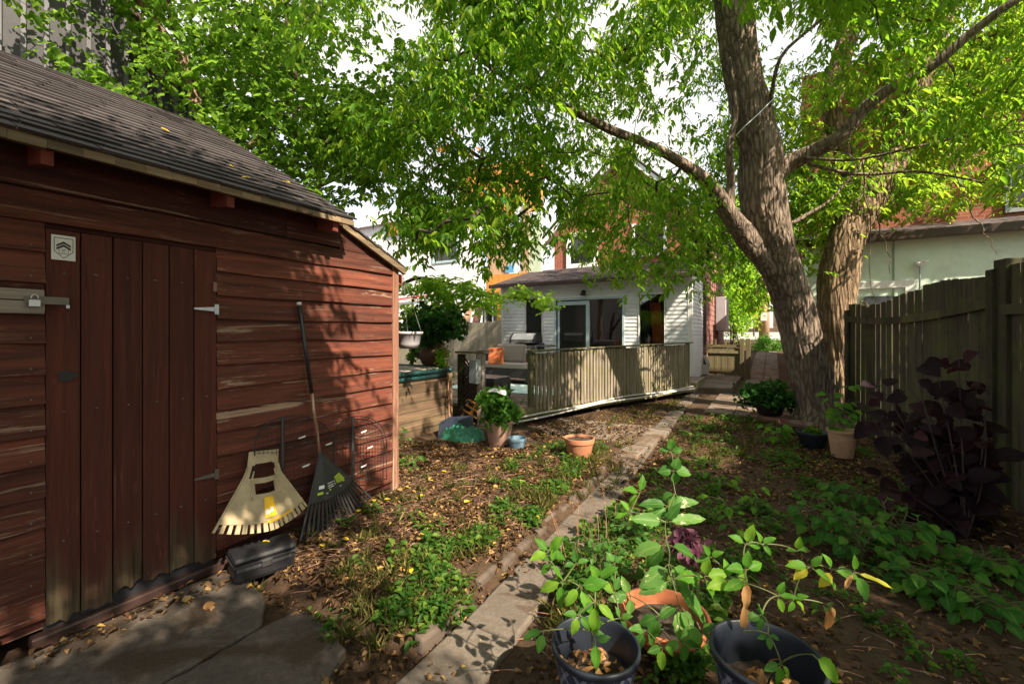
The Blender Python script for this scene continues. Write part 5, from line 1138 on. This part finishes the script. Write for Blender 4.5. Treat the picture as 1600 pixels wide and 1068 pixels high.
ZL2=pg((470,940),(560,880),(700,850),(830,760),(905,745),(860,800),(790,870),(720,950),(640,1010),(580,1040),(500,1000))
ZL3=pg((380,900),(560,790),(720,730),(920,715),(930,730),(860,790),(770,850),(640,960),(520,1000))
weeds('weeds','low green weeds in the left bed beside the narrow path',[(ZL2,190,(2.2,.04)),(ZL3,60,(2.6,.14)),(pg((830,700),(950,700),(930,735),(850,760)),60,None),(pg((620,640),(650,640),(650,720),(622,740)),20,None)],31,15,.042,.026,M['weed'],.06)
weeds('weeds','low green weeds spreading through the right bed',[([q for q in [(-1.0,2.4),(.6,2.4),(1.6,3.4),(1.8,5.4),(1.0,8.8),(-.9,9.2),(-1.35,8.5),(-1.3,4.5)]],190,(1.6,.08)),(pg((860,930),(960,820),(1100,760),(1250,800),(1100,1000),(900,1068)),180,(2.0,-.1)),(pg((1060,655),(1180,640),(1260,690),(1230,760),(1040,740)),110,(1.4,-.1)),(pg((870,860),(960,790),(1010,830),(960,900),(870,930)),130,None),(pg((1080,960),(1130,900),(1110,1068),(1010,1068)),60,None)],32,15,.046,.03,M['weed'],.075)
def grass(name,label,zones,seed,nb,h):
    r=np.random.default_rng(seed); c=np.array(scatter(zones,seed)); k=len(c); c=np.repeat(c,nb,axis=0); n=len(c); c[:,:2]+=r.normal(0,.022,(n,2))
    ax=np.stack([r.normal(0,.5,n),r.normal(0,.5,n),r.uniform(.4,1.1,n)],1); nr=np.stack([r.normal(0,1,n),r.normal(0,1,n),r.uniform(0,.5,n)],1)
    leafmesh(name,c,ax,nr,r.uniform(.5,1.3,n)*h,.0045,M['grass'],fold=.1,curl=.35,kind='stuff',label=label,cat='grass')
grass('grass_tufts','thin grass tufts between the weeds and along the paving joints',[(ZL2,110,(2,-.1)),(ZL3,60,None),(pg((900,715),(1000,690),(960,760),(880,790)),45,None),(pg((930,655),(1060,625),(1075,640),(960,670)),40,None),(pg((1060,660),(1200,650),(1160,720),(1020,735)),110,(1.3,-.1)),(pg((840,960),(930,830),(1000,850),(900,1060)),60,None),(pg((1140,590),(1200,570),(1195,600),(1150,630)),20,None)],41,16,.085)
# tall dry seed stalks by the path
t=T('dry_grass_stalks','tall pale dry seed stalks rising beside the narrow path','grass',P(905,845,z=0)); mb=MB(); rr=random.Random(3); hd_=[]
for k in range(16):
    b_=P(rr.uniform(880,985),rr.uniform(830,900),z=0); e=b_+Vector((rr.uniform(-.12,.06),rr.uniform(-.05,.05),rr.uniform(.2,.42))); mb.tube([b_,b_.lerp(e,.5)+Vector((.01,0,.01)),e],[.0022,.0016,.0012],4)
    for q in range(5): c=b_.lerp(e,.75+.06*q); o_=Vector((rr.uniform(-1,1),rr.uniform(-1,1),.5)); hd_.append((c,o_,(0,0,1),.02,.007,.2))
O('stalk',mb,M['post'],t); fineleaves('seed_head',hd_,M['brownl'],t,ser=0)
p=P(905,800,z=0)
for i,(px,py,h_,mt_,lab) in enumerate([(940,905,.30,'mid','bushy weed clump between the path and the terracotta pot'),(985,850,.26,'mid','weed clump left of the tall potted plant'),(700,700,.0,'',''),(650,735,.16,'mid','small weed at the corner of the shed'),(628,700,.28,'mid','leafy weed against the timber pond box'),(775,700,.0,'','')]):
    if not lab: continue
    p=P(px,py,z=0); climber('weed_clump',lab,(p.x,p.y,0),h_,(0,0,0),60 if px>900 else 16,.055 if px>900 else .08,.035 if px>900 else .05,mt_,.12,300+i,8 if px>900 else 3,cat='weed')
# fallen leaves
rr=random.Random(12)
FLL=['just right of the shed corner post','in front of the black rake tines','on bare soil below the rake','among weeds in the middle of the left bed','on the sunlit litter right of the shed corner','alone on the grey path near the bottom','right of the rake tines','in the sunny patch of the left bed','behind the one beside the rake tines','lowest by the timber box','below the green tarpaulin','below the small blue pot','left of the sunny litter patch','at the foot of the rake near the black case','halfway down the left bed','beside the terracotta pot on the litter','beside the bright seedling in the right bed','in weeds against the edging stones','on the sunlit leaf litter right of the path','between tall stems in the right bed','in the middle of the right bed']
fl=[(638,770),(560,810),(545,855),(640,900),(760,722),(742,985),(600,790),(725,795),(585,793),(668,757),(770,722),(812,762),(690,742),(505,865),(655,785),(880,740),(1185,790),(835,815),(1110,705),(1060,800),(1250,880)]
for (px,py),fll in zip(fl,FLL):
    p=P(px,py,z=.0); p.z=gh(p.x,p.y)+.004; a=rr.uniform(0,6.28); o=fineleaves('fallen_leaf',[((0,0,0),(math.cos(a),math.sin(a),.1),(rr.uniform(-.25,.25),rr.uniform(-.25,.25),1),rr.uniform(.05,.075),rr.uniform(.028,.04),.15)],M['yleaf'],ser=0,label='yellow fallen leaf '+fll,cat='leaf',group='yellow fallen leaves on the ground'); o.location=p
p=P(317,950,z=.015); o=fineleaves('dry_leaf',[((0,0,0),(.3,1,.2),(.5,0,1),.09,.05,.8),((0.01,0.02,0),(1,.3,.3),(0,.4,1),.06,.04,.9)],M['brownl'],label='curled brown leaf alone on the dark concrete slab',cat='leaf'); o.location=p
p=P(410,845,z=.175); o=fineleaves('fallen_leaf',[((0,0,0),(.8,.6,.1),(0,0,1),.045,.015,.2)],M['yleaf'],label='small yellow leaf lying on the black tool case',cat='leaf'); o.location=p
# leaves on shed roof
rr=random.Random(2)
for px,py,fll in ((375,283,'low near the eave'),(358,262,'second lowest, above the eave leaf'),(440,288,'farthest along towards the roof end'),(250,205,'highest and nearest the camera')):
    p=P(px,py,d=3.2); 
    # intersect roof plane
    o0=Vector((0,0,H)); dr=(p-o0); q0=Vector((ex,0,ez)); tt=(q0-o0).dot(nx_)/dr.dot(nx_); p=o0+dr*tt+nx_*.025
    o=fineleaves('fallen_leaf',[((0,0,0),(rr.uniform(-1,1),1,rr.uniform(-.3,.3)),nx_,.06,.03,.2)],M['yleaf'],ser=0,label='pale yellow leaf on the dark shed roof, '+fll,cat='leaf',group='leaves on the shed roof'); o.location=p
# ------------------------------------------------------------------ trees
def trunk(mb,spec,n=40,step=.05,rough=.09,seed=0,flare=0):
    """spec list of (px,py,d,width_px)"""
    pts=[P(a,b_,d=c) for a,b_,c,w_ in spec]; rad=[w_/2/F*c*math.cos(math.atan((a-800)/F)) for a,b_,c,w_ in spec]
    return trunk3(mb,pts,rad,n,step,rough,seed,flare)
def trunk3(mb,pts,rad,n=40,step=.05,rough=.09,seed=0,flare=0):
    P2=[];R2=[]
    for i in range(len(pts)-1):
        p0=pts[max(i-1,0)];p1=pts[i];p2=pts[i+1];p3=pts[min(i+2,len(pts)-1)]; k=max(1,int((p2-p1).length/step))
        for j in range(k):
            t_=j/k; P2.append(.5*((2*p1)+(p2-p0)*t_+(2*p0-5*p1+4*p2-p3)*t_*t_+(3*p1-p0-3*p2+p3)*t_**3)); R2.append(rad[i]*(1-t_)+rad[i+1]*t_)
    P2.append(pts[-1]);R2.append(rad[-1])
    m=len(P2); vs=[]; ref=None; arc=0
    for i in range(m):
        tt=(P2[min(i+1,m-1)]-P2[max(i-1,0)]).normalized()
        if ref is None: ref=tt.orthogonal().normalized()
        a=(ref-tt*ref.dot(tt)).normalized(); ref=a; b_=tt.cross(a); 
        if i: arc+=(P2[i]-P2[i-1]).length
        for k in range(n):
            an=2*math.pi*k/n; c_,s_=math.cos(an),math.sin(an); f=R2[i]/.2
            ridge=abs(mnoise.noise(Vector((c_*5.5*max(.5,f),s_*5.5*max(.5,f),arc*1.6+seed))))
            big=mnoise.noise(Vector((c_*1.1,s_*1.1,arc*1.1+seed+30)))
            vs.append(P2[i]+(a*c_+b_*s_)*(R2[i]*(.95+rough*1.0*big)+min(.02,R2[i]*.1)*(ridge*2.2-.8)+flare*R2[i]*max(0,1-arc/.7)**2*(.4+.6*math.cos(5*an+1.2+math.sin(an*2)))))
    mb.add(vs,[(i*n+k,i*n+(k+1)%n,(i+1)*n+(k+1)%n,(i+1)*n+k) for i in range(m-1) for k in range(n)]+[tuple((m-1)*n+k for k in range(n))])
    return P2,R2
def build_crown(t,centers,limbs,mat,twigmat,nspray,nleaf,L,W,crad,seed,round_=False,droop=.9,name='crown',maxtw=.02,ymat=None,yfrac=0):
    """MST twigs between limb nodes and clump centres; hanging compound leaves at clumps"""
    r=np.random.default_rng(seed); C_=np.array([tuple(c) for c in centers]); Ln=np.array([tuple(p) for p in limbs]); n=len(C_)
    D=np.linalg.norm(C_[:,None]-Ln[None],axis=2); best=D.min(1); par=-1-D.argmin(1); done=np.zeros(n,bool); order=[]
    for _ in range(n):
        i=np.where(done,1e9,best).argmin(); done[i]=True; order.append(i); d=np.linalg.norm(C_-C_[i],axis=1)*1.02; up=(~done)&(d<best); best[up]=d[up]; par[up]=i
    wgt=np.ones(n)
    for i in reversed(order):
        if par[i]>=0: wgt[par[i]]+=wgt[i]
    mb=MB()
    for i in order:
        a=Vector(C_[i]); b_=Vector(C_[par[i]]) if par[i]>=0 else Vector(Ln[-1-par[i]]); rd=min(maxtw,.0035*math.sqrt(wgt[i])+.001); m_=(a+b_)/2+Vector(r.normal(0,.12*(a-b_).length,3)); 
        mb.tube([b_,m_,a],[rd*1.15,rd,rd*.75],5,cap=False)
    O('fine_branches',mb,twigmat,t)
    c=np.repeat(C_,nspray,axis=0); c=c+r.normal(size=c.shape)*np.array([1,1,.75])*crad; k=len(c); a=r.uniform(0,6.28,k); out=np.stack([np.cos(a),np.sin(a),-r.uniform(.2,droop+.3,k)],1); out=unit(out)
    pos=[];ax=[];nr=[]
    for j in range(nleaf):
        f=(j/(max(1,nleaf-1)))*.8; side=(-1)**j; pr=np.stack([-np.sin(a),np.cos(a),np.zeros(k)],1)
        pos.append(c+out*(L*1.6*f)+r.normal(0,.008,(k,3))); d=out*.8+pr*side*(.75 if j<nleaf-1 else .0)+r.normal(0,.22,(k,3)); d[:,2]-=droop*.55; ax.append(d)
        nn=np.stack([np.cos(a)*.5,np.sin(a)*.5,np.ones(k)],1)+r.normal(0,.35,(k,3)); nr.append(nn)
    pos=np.concatenate(pos);ax=np.concatenate(ax);nr=np.concatenate(nr); q=len(pos); ll=L*r.uniform(.42,1.3,q)*np.tile(r.uniform(.75,1.2,k),nleaf)
    if ymat is not None:
        s=r.random(q)<yfrac; leafmesh(name,pos[~s],ax[~s],nr[~s],ll[~s],ll[~s]*W/L,mat,t,round_=round_); leafmesh('backlit_tone_leaves',pos[s],ax[s],nr[s],ll[s],ll[s]*W/L,ymat,t,round_=round_)  # a random share of leaves gets the backlit look as colour
    else: leafmesh(name,pos,ax,nr,ll,ll*W/L,mat,t,round_=round_)
def interp(tab,x):
    if x<=tab[0][0]: return tab[0][1]
    for (a,b_),(c,d) in zip(tab,tab[1:]):
        if x<=c: return b_+(d-b_)*(x-a)/(c-a)
    return tab[-1][1]
# crowns keep open gaps on these sun paths so the light reaches the ground and wall in patches
GAPS=[(P(a,b_,z=0),rad) for a,b_,rad in ((715,800,.22),(640,758,.25),(610,930,.12),(800,960,.14),(905,700,.3),(820,735,.2),(975,665,.35),(1080,700,.35),(1120,600,.6),(400,870,.12),(860,880,.12),(950,790,.16),(1150,655,.4),(10,1000,.12))]
GAPS+=[(Vector((-3.1,2.85,1.95)),.5),(Vector((-3.1,2.75,1.5)),.42),(Vector((-3.1,2.9,1.0)),.3),(P(930,590,y=8),.5),(P(1000,570,y=9.5),.4),(Vector((-1.3,15.9,.6)),.6),(Vector((-3,13.3,2)),.5),(Vector((-4.4,5,.5)),.25),(P(1340,330,d=7.8),.5),(P(1300,480,d=7.8),.3)]
def sunok(p,mg=.38):
    for g_,rad in GAPS:
        d_=p-g_; t_=d_.dot(SUN)
        if t_>1.0 and (d_-SUN*t_).length<rad+mg: return False
    return True
# main leaning maple
B=P(1272,668,z=0)
t=T('leaning_maple','large maple with furrowed trunk leaning left in the right half','tree',(B.x,B.y,0))
mb=MB(); tp,tr=trunk(mb,[(1296,690,7.0,135),(1284,662,7.05,100),(1276,625,7.1,76),(1258,555,7.1,72),(1240,480,7.1,69),(1216,405,7.0,70),(1196,345,6.95,80),(1188,290,6.9,77),(1189,243,6.85,77),(1174,180,6.8,66),(1157,95,6.7,63),(1150,50,6.6,61),(1143,0,6.5,59),(1130,-90,6.4,54),(1110,-220,6.3,44),(1090,-360,6.2,32)],n=110,step=.035,flare=.4)
O('trunk',mb,M['bark'],t,smooth=True)
mb=MB(); l1,_=trunk(mb,[(1205,425,6.95,34),(1165,370,6.85,42),(1140,335,6.75,34),(1112,292,6.6,25),(1070,258,6.4,20),(1010,224,6.1,14),(955,203,5.9,15),(880,165,5.6,11),(800,128,5.4,8),(720,70,5.2,5)],n=24,step=.05,seed=5); 
l1b,_=trunk(mb,[(1138,330,6.75,22),(1142,285,6.7,16),(1140,230,6.6,13),(1150,170,6.6,8),(1140,90,6.5,5)],n=12,step=.06,seed=6)
l2,_=trunk(mb,[(1190,285,6.85,50),(1228,258,6.8,34),(1262,240,6.6,30),(1312,214,6.3,28),(1352,168,6.1,27),(1392,138,5.9,24),(1450,108,5.6,20),(1520,50,5.3,20),(1592,-2,5.0,20),(1700,-60,4.8,18)],n=24,step=.05,seed=7)
l3,_=trunk(mb,[(1250,245,6.6,7),(1330,250,6.2,6),(1420,232,5.8,6),(1500,214,5.6,5),(1600,205,5.4,4)],n=8,step=.1,seed=8)
l4,_=trunk(mb,[(1262,256,6.6,7),(1340,272,6.3,7),(1430,268,6.0,6),(1500,278,5.8,5),(1578,294,5.6,4)],n=8,step=.1,seed=9)
l5,_=trunk(mb,[(1197,210,6.85,8),(1205,150,6.5,8),(1220,90,6.2,7),(1260,50,6.0,6),(1310,10,5.8,5),(1360,-40,5.6,4)],n=8,step=.1,seed=10)
l6,_=trunk(mb,[(1232,352,7.0,8),(1270,330,7.0,7),(1300,310,6.9,5),(1350,250,6.7,4)],n=8,step=.1,seed=12)
# bare hanging twigs
rr=random.Random(4)
for (x0_,y0_,x1_,y1_) in ((1350,250,1365,470),(1352,290,1420,330),(1345,300,1300,372),(1480,240,1520,330),(1520,330,1560,400),(1370,330,1395,430),(1352,250,1300,235),(1400,268,1385,330),(1560,200,1500,260),(1340,470,1375,490)):
    pts=[]; 
    for i in range(9):
        f=i/8; pts.append(P(x0_+(x1_-x0_)*f+rr.uniform(-5,5),y0_+(y1_-y0_)*f+rr.uniform(-3,3),d=6.3))
    mb.tube(pts,[.011-.001*i for i in range(9)],5)
O('limb',mb,M['bark'],t,smooth=True)
mb=MB(); w0=P(1152,205,d=6.5); mb.tube([P(1150,212,d=6.42),P(1165,196,d=6.38),P(1185,178,d=6.42),P(1208,155,d=6.5)],.008,6); O('tied_wire',mb,M['zinc'],t)
low=[(430,60),(500,95),(540,160),(590,290),(630,415),(670,400),(700,360),(745,440),(800,450),(845,300),(870,330),(905,400),(950,425),(1000,440),(1060,452),(1120,470),(1180,492),(1215,450),(1245,360),(1300,330),(1400,335),(1500,325),(1600,305),(1700,300)]
rr=random.Random(77); cen=[]
while len(cen)<960:
    px=rr.uniform(440,1700); py=rr.uniform(-230,500)
    if py>interp(low,px)-14: continue
    if py>40 and px<640 and rr.random()<.55: continue
    if px<660 and py<150 and rr.random()<.88: continue
    if 1205<px<1350 and 10<py<240 and rr.random()<.7: continue
    if 1030<px<1115 and 40<py<270 and rr.random()<.6: continue
    dd=rr.uniform(4.3,7.4) if px<900 else rr.uniform(5.2,9.3)
    if px>1230: dd=rr.uniform(4.2,7.6)
    if 1095<px<1290 and dd<7.7: 
        if py>-40 or rr.random()<.7: dd=rr.uniform(7.6,9.4)
    if px>1290 and 190<py and rr.random()<.5: continue
    if 1225<px<1600 and abs(py-interp([(1225,260),(1310,214),(1352,168),(1450,108),(1520,50),(1592,0)],px))<38: dd=rr.uniform(7.2,8.6)
    p=P(px,py,d=dd); dense=820<px<1215 and py>230
    if mnoise.noise(p*.85+Vector((3,1,7)))<(-.17 if dense else -.07) or not sunok(p,.12 if dense else .3): continue
    if p.z<1.9: continue
    cen.append(p)
lims=tp[::6]+l1[::4]+l2[::4]+l3[::2]+l5[::2]
build_crown(t,cen,lims,M['maple'],M['twig'],21,5,.105,.040,.18,5,droop=.9,ymat=M['maple2'],yfrac=.28)
# upper crown above the frame (shades the yard)
cen=[]
rr=random.Random(9)
while len(cen)<150:
    p=Vector((rr.uniform(-4.5,5.5),rr.uniform(2.5,11),rr.uniform(6.2,9.5)))
    dd=-sa*p.x+ca*p.y
    if dd>0.2 and (519-(p.z-H)/dd*F)>-60: continue
    if mnoise.noise(p*.6)<-.1 or not sunok(p): continue
    cen.append(p)
build_crown(t,cen,tp[-20:]+l2[-6:],M['maple'],M['twig'],14,5,.14,.06,.35,6,name='upper_crown')
# second maple
B=P(1325,650,d=7.9)
t=T('rugged_maple','rugged sunlit maple trunk just behind the leaning one','tree',(B.x,B.y,0))
mb=MB(); q1,_=trunk(mb,[(1335,690,7.7,120),(1322,640,7.75,84),(1312,560,7.8,62),(1305,500,7.8,68),(1308,440,7.8,68),(1316,395,7.8,66),(1330,350,7.8,64),(1354,312,7.8,60),(1382,268,7.8,54),(1416,210,7.9,46),(1440,130,8.0,38),(1480,20,8.2,30),(1520,-90,8.3,20)],n=96,step=.035,rough=.22,seed=40,flare=.3)
q2,_=trunk(mb,[(1345,300,7.85,36),(1318,240,8.0,32),(1300,170,8.1,36),(1312,100,8.2,38),(1330,40,8.3,36),(1350,-40,8.4,32),(1360,-160,8.5,24)],n=32,step=.06,seed=41)
O('trunk',mb,M['bark2'],t,smooth=True)
rr=random.Random(78); cen=[]
while len(cen)<440:
    px=rr.uniform(1215,1720); py=rr.uniform(-200,345); dd=rr.uniform(7.6,10.2)
    if 1205<px<1350 and 10<py<240 and rr.random()<.6: continue
    p=P(px,py,d=dd)
    if py>interp([(1215,350),(1290,345),(1330,330),(1420,335),(1500,320),(1720,300)],px): continue
    if mnoise.noise(p*.8+Vector((9,2,1)))<-.12: continue
    if not sunok(p): continue
    cen.append(p)
for _ in range(30):
    cen.append(P(rr.uniform(1340,1680),rr.uniform(170,318),d=rr.uniform(6.8,9.5)))
for px,py in ((1228,300),(1240,340),(1262,395),(1250,420),(1270,350),(1285,370),(1238,390)): cen.append(P(px,py,d=8.2))
build_crown(t,cen,q1[::6]+q2[::5],M['maple2'],M['twig'],20,5,.125,.055,.22,15,droop=.7)
# unseen tree added beyond the right fence to shade and dapple the yard
t=T('added_shade_maple','added unseen maple beyond the right fence, outside the view, shading the yard','tree',(5.2,1.6,0))
mb=MB(); q3,_=trunk3(mb,[Vector((5.2,1.6,0)),Vector((5.1,1.7,2)),Vector((4.8,1.8,4)),Vector((4.4,1.9,5.4))],[.28,.22,.18,.09],24,.1); O('trunk',mb,M['bark'],t,smooth=True)
rr=random.Random(79); cen=[]
def infr(p,m=60):
    dd=-sa*p.x+ca*p.y
    if dd<.15: return False
    px=800+(ca*p.x+sa*p.y)/dd*F; py=519-(p.z-H)/dd*F
    return -m<px<1600+m and -m<py<1068+m
while len(cen)<760:
    p=Vector((rr.uniform(-.8,7.0),rr.uniform(-4.0,5.8),rr.uniform(3.4,5.7)))
    if infr(p): continue
    if mnoise.noise(p*.75+Vector((5,5,5)))<-.22 or not sunok(p,.55): continue
    cen.append(p)
while len(cen)<760+330:  # extra clumps placed along sun lines to shade shed wall and left ground
    tgt=Vector((-3.1,rr.uniform(-.4,2.25),rr.uniform(0,2.3))) if rr.random()<.62 else Vector((rr.uniform(-3,-1.4),rr.uniform(.3,4.5),0))
    p=tgt+SUN*((rr.uniform(3.7,5.8)-tgt.z)/SUN.z)+Vector((rr.uniform(-.1,.1),rr.uniform(-.1,.1),0))
    if infr(p,30) or not sunok(p,.5): continue
    cen.append(p)
build_crown(t,cen,q3[::5],M['maple'],M['twig'],22,5,.13,.055,.3,16)
# left mulberry-like tree behind the shed
B=P(340,520,d=7.4)
t=T('round_leaved_tree','bright green round-leaved tree behind the shed at upper left','tree',(B.x,B.y,0))
mb=MB(); q4,_=trunk(mb,[(345,660,7.4,34),(340,520,7.4,30),(335,300,7.3,26),(318,205,7.2,20),(302,150,7.1,17),(280,90,7.0,18),(250,45,6.8,18),(215,0,6.6,15),(180,-60,6.4,10)],n=20,step=.08,seed=50)
q5,_=trunk(mb,[(318,200,7.2,13),(306,140,7.2,10),(290,80,7.2,9),(268,40,7.1,8),(262,-20,7.0,6)],n=12,step=.1,seed=51)
q6,_=trunk(mb,[(336,330,7.3,16),(380,270,7.0,10),(408,238,6.8,8),(428,200,6.6,7),(455,150,6.5,6),(463,125,6.4,6),(458,70,6.3,5),(440,0,6.2,5),(430,-60,6.1,4)],n=10,step=.08,seed=52)
q7,_=trunk(mb,[(338,350,7.3,14),(430,320,7.4,9),(500,290,7.5,7),(560,262,7.6,6),(600,240,7.6,4)],n=10,step=.1,seed=53)
q8,_=trunk(mb,[(338,340,7.3,16),(370,250,7.5,12),(405,210,7.6,10),(385,170,7.6,9),(372,100,7.6,6)],n=10,step=.1,seed=54)
O('trunk',mb,M['bark2'],t,smooth=True)
rr=random.Random(80); cen=[]; low2=[(-60,120),(60,150),(150,165),(230,190),(300,215),(340,230),(400,262),(460,300),(520,330),(570,320),(620,260),(650,180)]
while len(cen)<380:
    px=rr.uniform(-60,650); py=rr.uniform(-200,345)
    if py>interp(low2,px)-8: continue
    if px<320 and py>-60 and rr.random()<(.9 if px<200 else .62): continue
    if px>470 and py<130 and rr.random()<.8: continue
    dd=rr.uniform(5.9,8.6); 
    if px<200: dd=rr.uniform(5.8,7.5)
    p=P(px,py,d=dd)
    if mnoise.noise(p*.9+Vector((1,8,4)))<-.2: continue
    cen.append(p)
build_crown(t,cen,q4[::4]+q5[::3]+q6[::3]+q7[::3]+q8[::3],M['mulb'],M['twig'],24,4,.095,.075,.2,17,round_=True,droop=.35)
# low bright spray right of the shed corner
cen=[]; rr=random.Random(81)
for (a,b_,n_) in ((690,455,9),(730,450,7),(760,468,8),(800,458,5),(840,470,4),(650,490,6),(690,485,6),(640,455,4),(660,440,4),(720,478,5),(655,510,2)):
    for k in range(n_): cen.append(P(a+rr.uniform(-20,20),b_+rr.uniform(-10,10),d=rr.uniform(7.6,8.4)))
mb=MB(); q9,_=trunk(mb,[(560,520,8.4,14),(600,470,8.3,8),(650,435,8.2,6),(720,448,8.1,5),(780,462,8.0,4),(830,468,8.0,3)],n=8,step=.1,seed=60); q10,_=trunk(mb,[(540,700,8.4,18),(560,520,8.4,14),(580,440,8.4,9)],n=10,step=.2,seed=61)
t=T('young_maple','young maple with pale spreading sprays between the shed corner and house','tree',(q10[0].x,q10[0].y,0)); O('trunk',mb,M['twig'],t)
build_crown(t,cen,q9[::2],M['bush'],M['twig'],12,4,.085,.062,.10,18,round_=True,droop=.2,maxtw=.006)
# orange-leaved clump in the crown gap behind
cen=[P(a+rr.uniform(-10,10),b_+rr.uniform(-8,8),d=9.5) for a,b_ in ((712,215),(735,240),(708,245),(645,190),(570,205),(565,255)) for k in range(2)]
t=T('orange_maple_branch','small cluster of orange autumn leaves high between the trees','tree branch',cen[0]); build_crown(t,cen,[cen[0]+Vector((0,0,.1))],M['orleaf'],M['twig'],4,4,.13,.08,.14,19,droop=.3,maxtw=.004)
